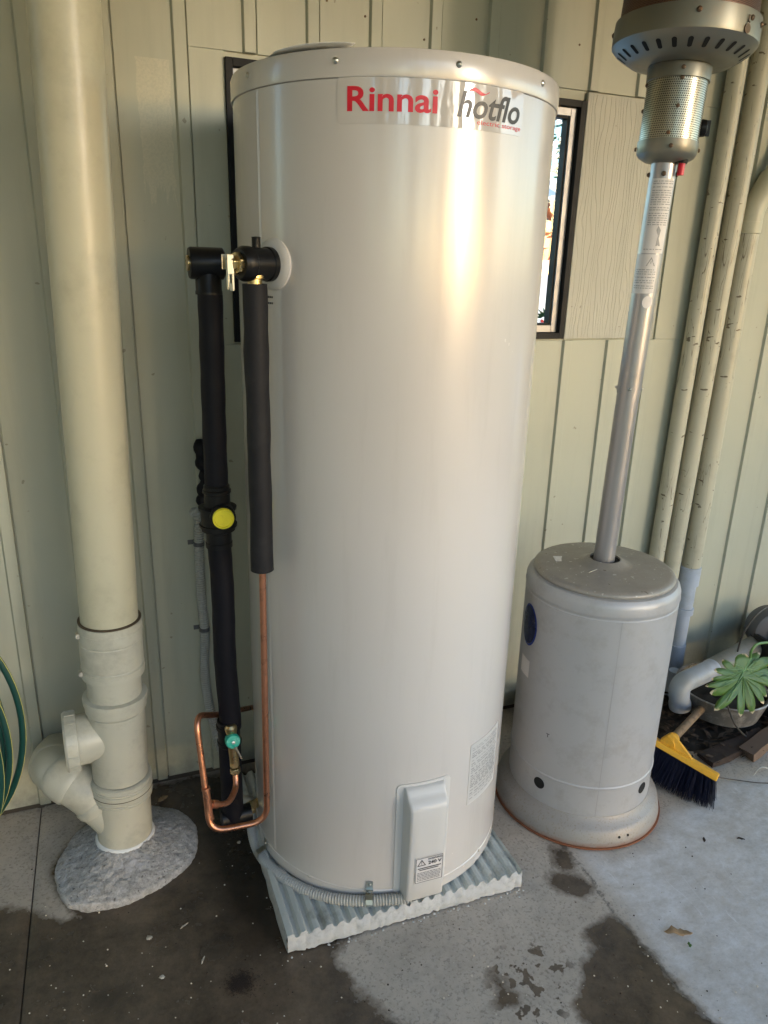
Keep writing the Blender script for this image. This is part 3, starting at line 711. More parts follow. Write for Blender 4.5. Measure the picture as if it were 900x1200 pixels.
flat(mb, rect(sx0+.001, sx0+.0022, sz0+.0022, sz1-.0022), 0, 0, SD+.0005); flat(mb, rect(sx1-.0022, sx1-.001, sz0+.0022, sz1-.0022), 0, 0, SD+.0005)
tri = [(-.026, .183), (-.004, .183), (-.015, .2005)]; tin = [(-.0225, .185), (-.0075, .185), (-.015, .1965)]
flat(mb, (tri+tin, [(0, 1, 4, 3), (1, 2, 5, 4), (2, 0, 3, 5)]), 0, 0, SD+.0006)
flat(mb, fit_text('!', .0016, .0075, offset=.02), -.0158, .1865, SD+.0006)
flat(mb, fit_text('WARNING', .035, .0052, offset=.03), 0, .1955, SD+.0006)
flat(mb, fit_text('240 V', .033, .0095, offset=.035), .001, .183, SD+.0006)
for z in (.1745, .170): flat(mb, rect(-.024+.004*(z < .172), .033-.006*(z < .172), z, z+.0024), 0, 0, SD+.0006)
for k in range(6):
    z = .1625-.0042*k; x = -.025
    while x < .031:
        w2 = rnd.uniform(.003, .009); flat(mb, rect(x, min(.033, x+w2), z, z+.0014), 0, 0, SD+.0006); x += w2+.0012
mb.build('warning_print', M['ink'], stk) if False else None
stk_print = mb.build('printed_line', M['ink'], cv)
# rating plate
r0, rz1 = tang(551, 884); r1, _ = tang(581, 870); rz0 = .262; rz1 = .428
mb = MB(); patch(mb, r0, r1, rz0, rz1, TR+.0012, 12, .0008, .003); rp = mb.build('rating_plate', M['sticker_grey'], tank)
mb = MB(); z = rz1-.012; Wd = (r1-r0)*TR
while z > rz0+.01:
    x = .006; hh = rnd.choice((.0016, .0022, .0022, .003))
    while x < Wd-.012:
        w2 = rnd.uniform(.004, .018); v = [(x, 0), (min(Wd-.006, x+w2), 0), (min(Wd-.006, x+w2), hh), (x, hh)]
        wrap(mb, (v, [(0, 1, 2, 3)]), r0, z, TR+.0018); x += w2+rnd.uniform(.002, .008)
    z -= rnd.choice((.0052, .0052, .009))
mb.build('printed_line', M['ink_grey'], rp)
# loose sheet lying on the tank top
mb = MB(); vs = []; N_ = 14
for i in range(N_):
    for j in range(6):
        u = i/(N_-1); v = j/5; x = .000+.105*u-.01*v; y = -.52-.11*u**.7+.20*v
        # keep within the rim
        vs.append((x, max(y, TC.y-sqrt(max(0, .318**2-(x-TC.x)**2))), TZ1+.0055+.004*u*(1-u)*4*(1-v)+.0025*v))
mb.add(vs, [(i*6+j, (i+1)*6+j, (i+1)*6+j+1, i*6+j+1) for i in range(N_-1) for j in range(5)], True)
tag(mb.build('plastic_sheet', M['white_film'], solid=.0015), 'thin clear sheet lying on top of the tank', 'plastic sheet')

# pad under the tank
pad = empty('tank_pad', (.25, -.4, 0), 'pale ribbed square pad under the tank with rough crumbly edges', 'pad')
pxa, pxb, pya, pyb = -.048, .543, -.692, -.108; NR = 20; sk = .012
def padp(u, v, z): return (pxa+(pxb-pxa)*u + sk*(v-.5)*0, pya+(pyb-pya)*v - .012*u*(1-v), z)
mb = MB(); sec = []
for k in range(NR):
    u0 = k/NR; d = 1/NR
    sec += [(u0+.06*d, .0525), (u0+.32*d, .0545), (u0+.46*d, .0545), (u0+.62*d, .0435), (u0+.86*d, .0428)]
sec = [(0, .0525)]+sec[1:]+[(1, .0525)]
ny = 14; vs = []
for i, (u, z) in enumerate(sec):
    for j in range(ny+1):
        v = j/ny; jit = noise.noise(Vector((u*60, v*22, 3)))*.0012
        e = 1 if 0 < j < ny else 0
        vs.append(padp(u, v+(noise.noise(Vector((u*90, 1, 2)))*.006 if j == 0 else 0), min(.0545, z+jit*e-(.002 if not e else 0))))
S = len(sec)
fs = [(i*(ny+1)+j, (i+1)*(ny+1)+j, (i+1)*(ny+1)+j+1, i*(ny+1)+j+1) for i in range(S-1) for j in range(ny)]
mb.add(vs, fs, False); mb.build('ribbed_top', M['pad'], pad)
mb = MB()
def edge_strip(pts_top, out, zl=.001):
    cols = []
    for q in pts_top:
        col_ = []
        for k in range(6):
            t = k/5; z = q[2]*(1-t)+zl*t; jj = noise.noise(Vector((q[0]*70, q[1]*70, z*110)))*.006 + .003*sin(pi*t)
            if k == 0: jj = 0
            col_.append((q[0]+out[0]*jj, q[1]+out[1]*jj, z))
        cols.append(col_)
    base = len(mb.v); 
    mb.add([p for c in cols for p in c], [(i*6+k, i*6+k+1, (i+1)*6+k+1, (i+1)*6+k) for i in range(len(cols)-1) for k in range(5)], True)
front = [vs[i*(ny+1)] for i in range(S)]; edge_strip(front, (0, -1)); edge_strip([vs[j] for j in range(ny+1)][::-1], (-1, 0)); edge_strip([vs[(S-1)*(ny+1)+j] for j in range(ny+1)], (1, 0)); edge_strip([vs[i*(ny+1)+ny] for i in range(S)][::-1], (0, 1))
mb.build('crumbly_edge', M['pad_edge'], pad, angle=180)
mb = MB()
for _ in range(50):
    u = rnd.random(); p = padp(u, -.01-abs(rnd.gauss(0, .012)), 0); s_ = rnd.uniform(.001, .0035)
    mb.lathe([(0, 0), (s_, s_*.3), (s_*.7, s_), (0, s_*1.2)], p, seg=5, smooth=False)
tag(mb.build('pad_crumbs', M['pad_edge']), 'white crumbs fallen along the front of the tank pad', 'crumbs', kind='stuff')

# ================================================================== PLUMBING LEFT OF THE TANK
# relief valve and its drain
ev = tang(321, 311)[0]; en = Vector((cos(ev), sin(ev), 0)); ec = tp(ev, 1.458, TR)
rv = empty('relief_valve', ec, 'black lagged relief valve with steel lever, plugged into the tank through a pale disc', 'valve')
MB().lathe([(0, -.003), (.046, -.003), (.046, .0015), (.043, .0045), (.034, .009), (0, .009)], ec, en, 48).build('cover_disc', M['tank_trim'], rv)
mb = MB(); mb.lathe([(.0, .008), (.030, .008), (.0305, .012), (.0305, .018), (.0285, .020), (.0285, .056), (.0305, .058), (.0305, .070), (.028, .075), (.025, .080), (0, .080)], ec, en, 40); mb.build('valve_jacket', M['rubber'], rv)
mb = MB(); q = ec+en*.040; mb.lathe([(.008, .028), (.008, .044), (.0085, .046), (.0, .047)], q, (0, 0, 1), 20); mb.build('test_stub', M['rubber'], rv)
bq = ec+en*.078
mb = MB(); mb.lathe([(.0, 0), (.020, 0), (.020, .012), (.013, .012), (.013, .020), (.010, .022), (0, .022)], bq, en, 6, smooth=False); mb.build('brass_nut', M['brass'], rv, bevel=.001)
mb = MB(); lv = ec+en*.100+Vector((0, 0, .012)); sideL = en.cross(Vector((0, 0, 1)))
fr = Matrix((sideL, en, Vector((0, 0, 1)))).transposed()
mb.box((-.009, -.003, -.004), (.009, .001, .003), fr, lv); mb.box((-.009, -.003, -.056), (-.0065, .001, -.006), fr, lv); mb.box((.0035, -.003, -.056), (.009, .001, -.006), fr, lv)
mb.box((-.009, .001, -.030), (-.007, .010, .003), fr, lv); mb.box((.007, .001, -.022), (.009, .010, .003), fr, lv); mb.box((-.0065, -.004, -.058), (.0035, -.0015, -.045), fr, lv)
mb.build('lever', M['screw'], rv, bevel=.0006)
px2, py2 = (-.049, -.537)
mb = MB(); mb.lathe([(.0135, -.050), (.0135, -.026), (.018, -.024), (.018, -.018), (0, -.018)], (px2, py2, 1.458), (0, 0, 1), 24); mb.build('brass_outlet', M['brass'], rv)
dr = empty('relief_drain_pipe', (px2, py2, .26), 'relief drain with charcoal foam sleeve over a long copper tube looping left', 'pipe')
mb = MB(); pp = [(px2+.0006*sin(k*1.3), py2, 1.424-.558*k/14) for k in range(15)]
mb.tube(pp, [.0225+.0006*sin(k*2.1)+(.0015 if k in (3,) else 0) for k in range(14)]+[.0235], 28); mb.tube([(px2, py2, .8668), (px2, py2, .866), (px2, py2, .864)], [.0235, .0225, .020], 28); mb.build('foam_sleeve', M['foam'], dr, angle=50)
cr_ = .0072; cpts = [Vector((px2, py2, .872)), Vector((px2-.002, py2, .6)), at(313, 962, py2), at(246, 975, -.52), at(242, 935, -.50), at(229, 838, -.45), at(252, 838, -.37), at(300, 828, -.10), at(306, 826, 0.0)]
mb = MB(); mb.tube(resample(fillet(cpts, .042, 10), .006), cr_, 16); mb.build('copper_tube', M['copper'], dr)
# solder tee and branch
tA, tB = at(244.5, 948, -.506), at(242, 930, -.50); dT = (tB-tA).normalized()
mb = MB(); mb.tube([tA-dT*.026, tA-dT*.020, tA-dT*.019, tB+dT*.008, tB+dT*.009, tB+dT*.015], [.0095, .0098, .0085, .0085, .0098, .0095], 16)
bt = tA+dT*.012; 
b_end = at(276, 905, -.415); bp = [bt, at(268, 943, -.48), at(277, 922, -.43), b_end]
mb.build('solder_tee', M['copper'], dr)
mb = MB(); mb.tube(resample(fillet(bp, .035, 8), .005), .0072, 16); mb.tube([bt+(bp[1]-bt)*.15, bt+(bp[1]-bt)*.42, bt+(bp[1]-bt)*.46], [.0098, .0098, .009], 16); mb.build('branch_tube', M['copper'], dr)
# black insulated riser
rx, ry = -.108, -.385
rs = empty('insulated_riser', (rx, ry, .1), 'black insulated riser with yellow plug, left of the tank', 'pipe')
zt_ = 1.456
def zat(py, x=255): return at(x, py, ry).z
mb = MB(); mb.lathe([(.0, -.036), (.028, -.036), (.0300, -.033), (.0300, .028), (.027, .031), (.018, .033), (.016, .085), (0, .085)], (rx, ry, zt_), (1, .02, 0), 32)
mb.lathe([(.0265, -.058), (.0265, -.052), (.0255, -.050), (.0255, -.024), (.020, -.010), (0, -.01)], (rx, ry, zt_), (0, 0, 1), 32); mb.build('top_tee', M['rubber'], rs, angle=35)
mb = MB(); mb.lathe([(.0, -.012), (.0145, -.012), (.0145, .004), (0, .004)], (rx-.036, ry, zt_), (-1, -.05, 0), 20); mb.build('brass_plug', M['brass'], rs)
zc0, zc1 = zat(567), zat(640, 260)
zb = zat(845, 268); zl = zat(955, 272)
def riser_x(z): return rx + .0 + .003*sin(z*5)
mb = MB(); pp = [(riser_x(z), ry, z) for z in np.linspace(zt_-.054, zc0-.002, 16)]; mb.tube(pp, [.0245+.0006*sin(i*1.9) for i in range(16)], 28); mb.build('foam_sleeve', M['foam2'], rs)
mb = MB(); H = zc0-zc1; x_ = riser_x(zc0)
mb.lathe([(.026, 0), (.029, .001), (.029, .012), (.0275, .013), (.0275, .036), (.036, .040), (.037, .052), (.037, H-.065), (.036, H-.052), (.0275, H-.048), (.0275, H-.020), (.030, H-.018), (.030, H-.012), (.0275, H-.010), (.0275, H-.003), (.025, H)], (x_, ry, zc1), seg=40)
mb.lathe([(.034, H-.056), (.0405, H-.055), (.0405, H-.050), (.034, H-.049)], (x_, ry, zc1), seg=40); mb.lathe([(.034, .048), (.0405, .049), (.0405, .054), (.034, .055)], (x_, ry, zc1), seg=40)
mb.build('mixing_body', M['rubber'], rs, angle=35)
yp = at(262, 608, ry-.048); vd = (CAM-yp); vd.z = 0; vd.normalize()
vd = Vector((-.08, -1, .0)).normalized()
MB().lathe([(0, -.012), (.0225, -.012), (.0225, .006), (.021, .008), (.0185, .008), (.0175, .005), (0, .005)], yp+Vector((.0, .004, 0)), vd, 32).build('yellow_plug', M['yellow'], rs)
MB().lathe([(0, -.03), (.027, -.03), (.027, -.004), (.024, -.001), (0, -.001)], yp+Vector((.0, .004, 0)), vd, 32).build('plug_socket', M['rubber'], rs)
mb = MB(); pp = [(riser_x(z)+.002*sin(i*.5), ry, z) for i, z in enumerate(np.linspace(zc1+.002, zb-.01, 16))]; mb.tube(pp, [.0255+.0005*sin(i*2.3) for i in range(16)], 28); mb.build('foam_sleeve', M['foam2'], rs)
mb = MB(); mb.lathe([(.027, -.062), (.029, -.060), (.029, -.052), (.0265, -.050), (.0265, -.018), (.030, -.016), (.030, -.008), (.0275, -.006), (.0275, .004), (.026, .006), (0, .006)], (rx, ry, zb), seg=32); mb.build('lower_fitting', M['rubber'], rs, angle=35)
mb = MB(); mb.tube([(rx, ry, z) for z in np.linspace(zb-.06, zl, 8)], .0265, 28); mb.build('foam_sleeve', M['foam2'], rs)
inl = tp(radians(178), zl-.002, TR)
mb = MB(); mb.tube([(rx-.030, ry-.002, zl-.004), (rx-.029, ry-.002, zl-.004), (rx+.045, ry, zl-.003)], [.020, .0235, .0225], 28); mb.build('bottom_tee', M['rubber'], rs, angle=35)
mb = MB(); d_ = (inl-Vector((rx, ry, zl-.003))).normalized(); q = Vector((rx, ry, zl-.003))
mb.lathe([(0, .030), (.0165, .030), (.0165, .046), (0, .046)], q+Vector((.012, 0, 0)), d_, 6, smooth=False); mb.lathe([(0, .04), (.012, .04), (.012, .085), (0, .085)], q, d_, 20); mb.build('brass_nut', M['brass'], rs, bevel=.001)
# green-capped cold valve on the riser
vv = empty('stop_valve', at(273, 868, -.42), 'small brass stop valve with green cap on the black riser', 'valve')
v0, v1 = at(270, 850, -.41), b_end
ax = (v1-v0).normalized()
mb = MB(); mb.tube([v0-ax*.002, v0+ax*.004, v0+ax*.012, v0+ax*.03, v1-ax*.028], [.010, .0145, .0145, .011, .011], 20); mb.build('valve_body', M['brass'], vv, angle=35)
mb = MB(); 
mb.lathe([(0, 0), (.0115, 0), (.0115, .013), (0, .013)], v1-ax*.030, ax, 6, smooth=False); mb.lathe([(0, 0), (.0125, 0), (.0125, .014), (0, .014)], v1-ax*.013, ax, 6, smooth=False); mb.build('hex_nut', M['brass'], vv, bevel=.0008)
gc = at(273, 869, -.432)
MB().lathe([(0, -.02), (.016, -.02), (.0175, -.006), (.0175, .0), (.015, .004), (0, .005)], gc, Vector((0, -1, .25)), 20).build('green_cap', M['teal'], vv)
mb = MB(); l0 = at(276, 876, -.45); l1 = at(283, 889, -.452); dd_ = (l1-l0).normalized(); mb.tube([l0, l0+dd_*.004, l1], [.0028, .0028, .0022], 8); mb.lathe([(0, 0), (.004, 0), (.004, .006), (0, .007)], gc+Vector((0, -.002, 0)), (0, -1, .25), 10); mb.build('lever', M['screw'], vv)
# black foam lump against the wall
mb = MB(); pts = smooth_path([at(234, 515, -.03), at(236, 540, -.05), at(241, 560, -.06), at(237, 580, -.05), at(240, 596, -.04)], 6)
mb.tube(pts, [.010+.008*abs(sin(i*.7)) for i in range(len(pts))], 16); tag(mb.build('foam_offcut', M['foam2']), 'black foam wrapped pipe end on the wall behind the riser', 'foam sleeve')
# corrugated conduit
cond = empty('conduit', at(230, 610, -.02), 'grey corrugated conduit from the wall down and around the foot of the tank', 'conduit')
cr2 = .0115
low = [at(226, 602, .0), at(230, 600, -.012), at(233, 612, -.022), at(233, 640, -.022), at(236, 700, -.022), at(240, 740, -.022), at(240, 790, -.022), at(246, 830, -.03), at(256, 868, -.06), at(270, 905, -.12), at(284, 935, -.20)]
for deg, z in ((160, .060), (172, .050), (184, .040), (196, .044), (208, .050), (220, .054), (232, .060), (244, .067), (254, .0715)):
    low.append(tp(radians(deg), z, TR+.014))
low += [tp(radians(260), .073, TR+.016), tp(radians(264), .078, TR+.018)]
mb = MB(); corrugated(mb, smooth_path(low, 10), cr2, .0068, .0022); mb.build('corrugated_tube', M['conduit'], cond)
for q, ax_ in ((at(233, 637, -.022), (0, 0, 1)), (at(239.5, 737, -.022), (0, 0, 1))):
    mb = MB(); mb.lathe([(.0118, -.005), (.0145, -.005), (.0145, .005), (.0118, .005)], q, ax_, 20); mb.box((q.x-.027, -.006, q.z-.006), (q.x+.012, -.003, q.z+.006)); mb.build('saddle', M['gunmetal'], cond)
def tank_clip(deg, wdeg):
    mb = MB(); a = radians(deg); z = .073 if deg > 240 else .050
    r_ = TR+.014
    for k in range(9):
        pass
    pth = [tp(a, z+.040, TR+.003), tp(a, z+.018, TR+.004), tp(a, z+.0165, TR+.012), tp(a, z+.010, TR+.026), tp(a, z, TR+.0295), tp(a, z-.012, TR+.024), tp(a, z-.016, TR+.010)]
    t2 = Vector((-sin(a), cos(a), 0))*.0075; vs = []
    for q in pth: vs += [q-t2, q+t2]
    mb.add(vs, [(2*i, 2*i+1, 2*i+3, 2*i+2) for i in range(len(pth)-1)], False); c_ = mb.build('clip', M['zinc'], cond, solid=.0014)
    MB().lathe([(0, 0), (.0038, 0), (.0038, .002), (0, .003)], tp(a, z+.030, TR+.0035), (cos(a), sin(a), 0), 10).build('screw', M['screw'], c_)
tank_clip(247, 0); tank_clip(191, 0)

# ================================================================== DOWNPIPE ASSEMBLY
dpx, dpy = -.363, -.252; LEAN = .0215
def dax(z): return Vector((dpx+LEAN*(z-.06), dpy, z))
def dz(py, x=130): return at(x, py, dpy).z
dwn = empty('downpipe', (dpx, dpy, .05), 'thick cream stormwater downpipe with inspection branch at the left', 'downpipe')
DA = Vector((LEAN, 0, 1)).normalized()
z_c1, z_c0 = dz(725), dz(788)
def dl(prof): return [(r, h) for r, h in prof]
O0 = dax(0)
def dlathe(prof, seg=72): mb = MB(); mb.lathe([(r, h*1.0) for r, h in prof], O0, DA, seg); return mb
dlathe([(.064, z_c1-.05), (.064, 1.0), (.064, 1.8), (.064, TOP)]).build('upper_pipe', M['pvc_paint'], dwn)
dlathe([(.0655, z_c1), (.0655, z_c1+.001), (.0700, z_c1+.001), (.0700, z_c1+.004), (.0640, z_c1+.004)]).build('dark_rim', M['pvc_seam'], dwn)
a, b = z_c0, z_c1
dlathe([(.066, a), (.0705, a+.001), (.0715, a+.010), (.0705, a+.014), (.0705, a+.026), (.0695, a+.028), (.0695, a+.030), (.0705, a+.032), (.0705, b-.050), (.0695, b-.048), (.0695, b-.046), (.0708, b-.044), (.0712, b-.012), (.0705, b)]).build('coupling', M['pvc'], dwn, angle=25)
for zz_ in (b-.022, a+.020):
    mb = MB(); mb.lathe([(.0708, -.0045), (.0722, -.0045), (.0722, .0045), (.0708, .0045)], O0+DA*zz_, DA, 72); bd = mb.build('clamp_band', M['pvc'], dwn, angle=25)
    p = O0+DA*zz_+Vector((-.071, -.018, 0)); mb = MB(); mb.lathe([(0, -.012), (.0035, -.012), (.0035, .004), (.006, .004), (.006, .009), (0, .009)], p, (.15, -1, .1), 10); mb.box((p.x-.004, p.y-.006, p.z-.006), (p.x+.006, p.y+.003, p.z+.006)); mb.build('clamp_screw', M['screw'], bd)
z_t1, z_t0, z_r0 = dz(815, 135), dz(905, 140), dz(925, 142)
dlathe([(.062, z_t1-.01), (.062, z_c0+.004)]).build('short_pipe', M['pvc'], dwn)
dlathe([(.066, z_t1-.010), (.0735, z_t1-.009), (.0745, z_t1+.004), (.0735, z_t1+.008), (.0625, z_t1+.010)]).build('socket_rim', M['pvc'], dwn, angle=25)
dlathe([(.066, z_t0), (.066, z_t1-.035), (.0705, z_t1-.028), (.0710, z_t1-.010)]).build('branch_fitting', M['pvc'], dwn, angle=25)
rp_ = [(.0, z_r0-.028)]; z = z_r0-.026
dlathe([(.064, z_r0-.012), (.0725, z_r0-.010), (.0730, z_r0-.006), (.0715, z_r0-.005), (.0730, z_r0-.003), (.0730, z_r0+.001), (.0715, z_r0+.002), (.0730, z_r0+.004), (.0740, z_r0+.014), (.0735, z_r0+.0145), (.0735, z_r0+.0155), (.074, z_r0+.016), (.0735, z_r0+.026), (.0715, z_r0+.027), (.0735, z_r0+.029), (.0735, z_r0+.033), (.0715, z_r0+.034), (.0735, z_r0+.036), (.0725, z_r0+.045), (.066, z_r0+.048)]).build('expansion_socket', M['pvc'], dwn, angle=22)
mb = dlathe([(.0705, z_r0+.0144), (.0745, z_r0+.0144), (.0745, z_r0+.0160), (.0705, z_r0+.0160)]); mb.build('dark_seam', M['pvc_seam'], dwn)
dlathe([(.067, .035), (.067, z_r0-.012)]).build('lower_pipe', M['pvc'], dwn)
dlathe([(.0665, .040), (.0715, .048), (.0725, .056), (.070, .062), (.0668, .064)]).build('sealant_ring', M['seal'], dwn)
# capped branch to the left
bc = O0+DA*dz(862, 110); bdir = Vector((-1, -.06, .0)).normalized()
bl = (at(84, 866, dpy-.01)-bc).dot(bdir)
mb = MB(); mb.lathe([(.0555, 0), (.0555, bl-.045), (.060, bl-.035), (.060, bl-.008), (0, bl-.008)], bc, bdir, 56); mb.build('side_branch', M['pvc'], dwn, angle=25)
mb = MB(); mb.lathe([(.061, bl-.014), (.0705, bl-.013), (.0715, bl-.010), (.0715, bl+.012), (.068, bl+.017), (.050, bl+.018), (0, bl+.018)], bc, bdir, 56); cp = mb.build('screw_cap', M['pvc'], dwn, angle=25)
for k in range(16):
    a = 2*pi*k/16; u = bdir.orthogonal().normalized(); v = bdir.cross(u); q = bc+bdir*(bl-.001)+(u*cos(a)+v*sin(a))*.0712
    fr = Matrix((bdir, (u*cos(a)+v*sin(a)), bdir.cross(u*cos(a)+v*sin(a)))).transposed()
    mb = MB(); mb.box((-.009, -.001, -.003), (.012, .0018, .003), fr, q); mb.build('grip', M['pvc'], cp)
# lower bend to the wall
L0 = O0+DA*.085
lp = [L0, at(100, 925, -.235), at(66, 905, -.19), at(60, 893, -.11), at(70, 880, 0.0)]
pth = resample(fillet(lp, .06, 10), .006); mb = MB(); mb.tube(pth, .0545, 40); mb.build('lower_bend', M['pvc'], dwn)
for f0, f1, rr_ in ((.22, .26, .0585), (.40, .50, .059), (.62, .66, .058)):
    i0, i1 = int(len(pth)*f0), int(len(pth)*f1)+1; mb = MB(); seg_ = pth[i0:i1+1]; mb.tube(seg_, [rr_-.003]+[rr_]*(len(seg_)-2)+[rr_-.003], 40); mb.build('bend_collar', M['pvc'], dwn, angle=35)
# mortar mound
mc = Vector((-.362, -.268, 0)); mb = MB(); nr, na = 60, 220; vs = []; fs = []
def mr(a): return .167+.010*sin(a*2+.5)+.006*sin(a*3+2)+.007*noise.noise(Vector((cos(a)*2.5, sin(a)*2.5, 5)))
for i in range(nr):
    t = i/(nr-1)
    for k in range(na):
        a = 2*pi*k/na; R_ = mr(a)
        if t < .92: r_ = R_*t/.92; s_ = t/.92; h = .024+.055*(1-s_)**1.2 - .006*max(0, s_-.85)/.15
        else: r_ = R_*(1+.02*noise.noise(Vector((cos(a)*14, sin(a)*14, 2)))+.012*sin((t-.92)/.08*pi)); h = .016*(1-(t-.92)/.08)
        p = mc+Vector((cos(a)*r_, sin(a)*r_, 0)); nz = noise.noise(p*14)*.0050+noise.noise(p*70)*.0020+noise.noise(p*160)*.0022
        vs.append((p.x, p.y, max(-.004, h+nz*(1 if t < .93 else .3))-(.004 if i == nr-1 else 0)))
for i in range(nr-1):
    for k in range(na): j = (k+1) % na; fs.append((i*na+k, (i+1)*na+k, (i+1)*na+j, i*na+j))
mb.add(vs, fs, True); tag(mb.build('mortar_mound', M['mound'], org=mc, angle=180), 'rough grey mortar mound around the foot of the downpipe', 'mortar mound')

# ================================================================== GREEN HOSE
hs = empty('garden_hose', at(-40, 900, -.32), 'dark green garden hose with yellow stripe coiled at the left edge', 'hose')
mbg, mby = MB(), MB()
hc = at(-88, 862, -.30); pts = []; turns = 6
for k in range(turns*60):
    a = 2*pi*k/60+pi; tt = k/(turns*60)
    r_ = 1-.055*(k//60 % 3)+.04*sin(k*.021*7)+.04*sin(a*.63); p = hc+Vector((.183*r_*cos(a)-.030*sin(tt*9)-.02*tt, -.10+.05*tt*2.2+.015*sin(a*.5+2), .285*r_*sin(a)-.02*sin(tt*7))); pts.append(p)
mbg.tube(pts, .0075, 12); mbg.build('hose_tube', M['hose_g'], hs)
for ph in (0.6, 3.6):
    a0v = None; ps = []
    for i, p in enumerate(pts):
        T_ = (pts[min(i+1, len(pts)-1)]-pts[max(0, i-1)]).normalized()
        a0v = T_.orthogonal().normalized() if a0v is None else (a0v-T_*a0v.dot(T_)).normalized(); b_ = T_.cross(a0v)
        ps.append(p+(a0v*cos(ph)+b_*sin(ph))*.0066)
    m2 = MB(); m2.tube(ps, .0013, 6); m2.build('stripe', M['hose_y'], hs)

# ================================================================== PATIO HEATER
HC = Vector((.885, -.445, 0))
ph = empty('patio_heater', HC, 'silver grey freestanding gas patio heater with dusty round housing', 'patio heater')
def hz(px, py, y): return at(px, py, y).z
mb = MB(); mb.lathe([(.229, .003), (.233, .003), (.234, .008), (.231, .022), (.226, .042), (.218, .052), (.206, .060), (.199, .075), (.0, .075)], HC, seg=128); mb.build('base_skirt', M['skirt'], ph, angle=50)
mb = MB(); mb.lathe([(.232, .0), (.2375, .0), (.2385, .002), (.2375, .005), (.232, .0055)], HC, seg=128); mb.build('rusty_rim', worn('rust', (.20, .07, .03), .8, dirt=(.08, .04, .03), dirt_amt=.6), ph)
HR = .198
mb = MB(); mb.lathe([(HR-.004, .058), (HR, .060), (HR+.0015, .066), (HR, .072), (HR, .158), (HR+.0022, .161), (HR+.0022, .166), (HR, .169), (HR, .40), (HR, .652), (HR-.0015, .654), (HR-.0015, .657), (HR, .659), (HR+.0018, .667), (HR, .676), (HR+.0003, .684), (HR-.003, .694), (HR-.010, .702), (HR-.020, .705), (0, .705)], HC, seg=160); hb = mb.build('housing', M['heater'], ph, angle=28)
lz = .707
mb = MB(); mb.lathe([(.170, lz-.004), (.181, lz-.002), (.183, lz+.003), (.181, lz+.008), (.174, lz+.013), (.165, lz+.0155), (.075, lz+.021), (.055, lz+.026), (.046, lz+.034), (.0395, lz+.036), (.0390, lz+.030), (0, lz+.030)], HC, seg=128); mb.build('lid', M['heater_lid'], ph, angle=50)
MB().lathe([(.0305, lz+.030), (.0388, lz+.0305), (.0388, lz+.0312), (0, lz+.0312)], HC, seg=40).build('collar_gap', M['dark'], ph)
def hp(th, z, r): return Vector((HC.x+cos(th)*r, HC.y+sin(th)*r, z))
def hhit(px, py, r=HR):
    d = ray(px, py); ox, oy = CAM.x-HC.x, CAM.y-HC.y; a = d.x*d.x+d.y*d.y; b = d.x*ox+d.y*oy; c = ox*ox+oy*oy-r*r
    p = CAM+d*((-b-sqrt(max(0, b*b-a*c)))/a); return atan2(p.y-HC.y, p.x-HC.x), p.z
sth = hhit(712, 850)[0]
mb = MB(); mb.add([hp(sth, .074, HR+.0006), hp(sth+.006, .074, HR+.0006), hp(sth+.006, .652, HR+.0006), hp(sth, .652, HR+.0006)], [(0, 1, 2, 3)], False); mb.build('seam', M['ink_grey'], hb)
for dg in (-158.3, -68.8):
    th = radians(dg); MB().lathe([(0, -.004), (.0165, -.004), (.0165, .0008), (0, .0008)], hp(th, .131, HR-.0002), (cos(th), sin(th), 0), 28).build('vent_hole', M['dark'], hb)
for dg in (21, 111):
    th = radians(dg); MB().lathe([(0, -.004), (.0165, -.004), (.0165, .0008), (0, .0008)], hp(th, .131, HR-.0002), (cos(th), sin(th), 0), 20).build('vent_hole', M['dark'], hb)
for px, py in ((725, 983), (735, 981)):
    th, z = hhit(px, py, .228); MB().lathe([(0, -.003), (.0035, -.003), (.0035, .001), (0, .001)], hp(th, .030, .2295), (cos(th), sin(th), .1), 12).build('screw_hole', M['dark'], ph)
# badge on the left flank, small sticker, letter
bth = radians(-188)
def hpatch(mb, th_, z0, hw_, hh_, r, n=24):
    vs = [hp(th_, z0, r)]+[hp(th_+q*hw_*cos(2*pi*k/n)/r, z0+q*hh_*sin(2*pi*k/n), r) for q in (.25, .5, .75, 1) for k in range(n)]
    mb.add(vs, [(0, 1+k, 1+(k+1) % n) for k in range(n)]+[(1+q*n+k, 1+(q+1)*n+k, 1+(q+1)*n+(k+1) % n, 1+q*n+(k+1) % n) for q in range(3) for k in range(n)], True)
mb = MB(); hpatch(mb, bth, .565, .040, .060, HR+.0012); bd = mb.build('badge', M['navy2'], hb)
mb = MB(); hpatch(mb, bth, .565, .035, .054, HR+.0022); mb.build('badge_face', M['navy'], bd)
mb = MB(); q0 = radians(-196); mb.add([hp(q0+k*.05, .415+.05*j, HR+.001) for j in range(2) for k in range(6)], [(k, k+1, 7+k, 6+k) for k in range(5)], True); mb.build('sticker', M['sticker'], hb)
th, z = hhit(640, 862); v, f = fit_text('T', .010, .011, offset=.02); mb = MB(); mb.add([hp(th+x/HR, .283+y, HR+.0008) for x, y in v], f, False); mb.build('letter', M['ink'], hb)
# sticker residue on the lid, stalks
c0 = atz(660, 655, lz+.018); mb = MB(); mb.box((-.024, -.018, 0), (.024, .018, .0008), Matrix.Rotation(-.35, 3, 'Z'), c0); mb.build('sticker_residue', worn('torn_label', (.78, .75, .70), .7, dirt=(.33, .30, .27), dirt_amt=.8, dscale=80), ph)
mb = MB(); a = atz(690, 671, lz+.022); b = atz(700, 667, lz+.024); mb.tube([a, b], .001, 5); tag(mb.build('straw_bit', M['chip']), 'short dry straw lying on the heater lid', 'straw')
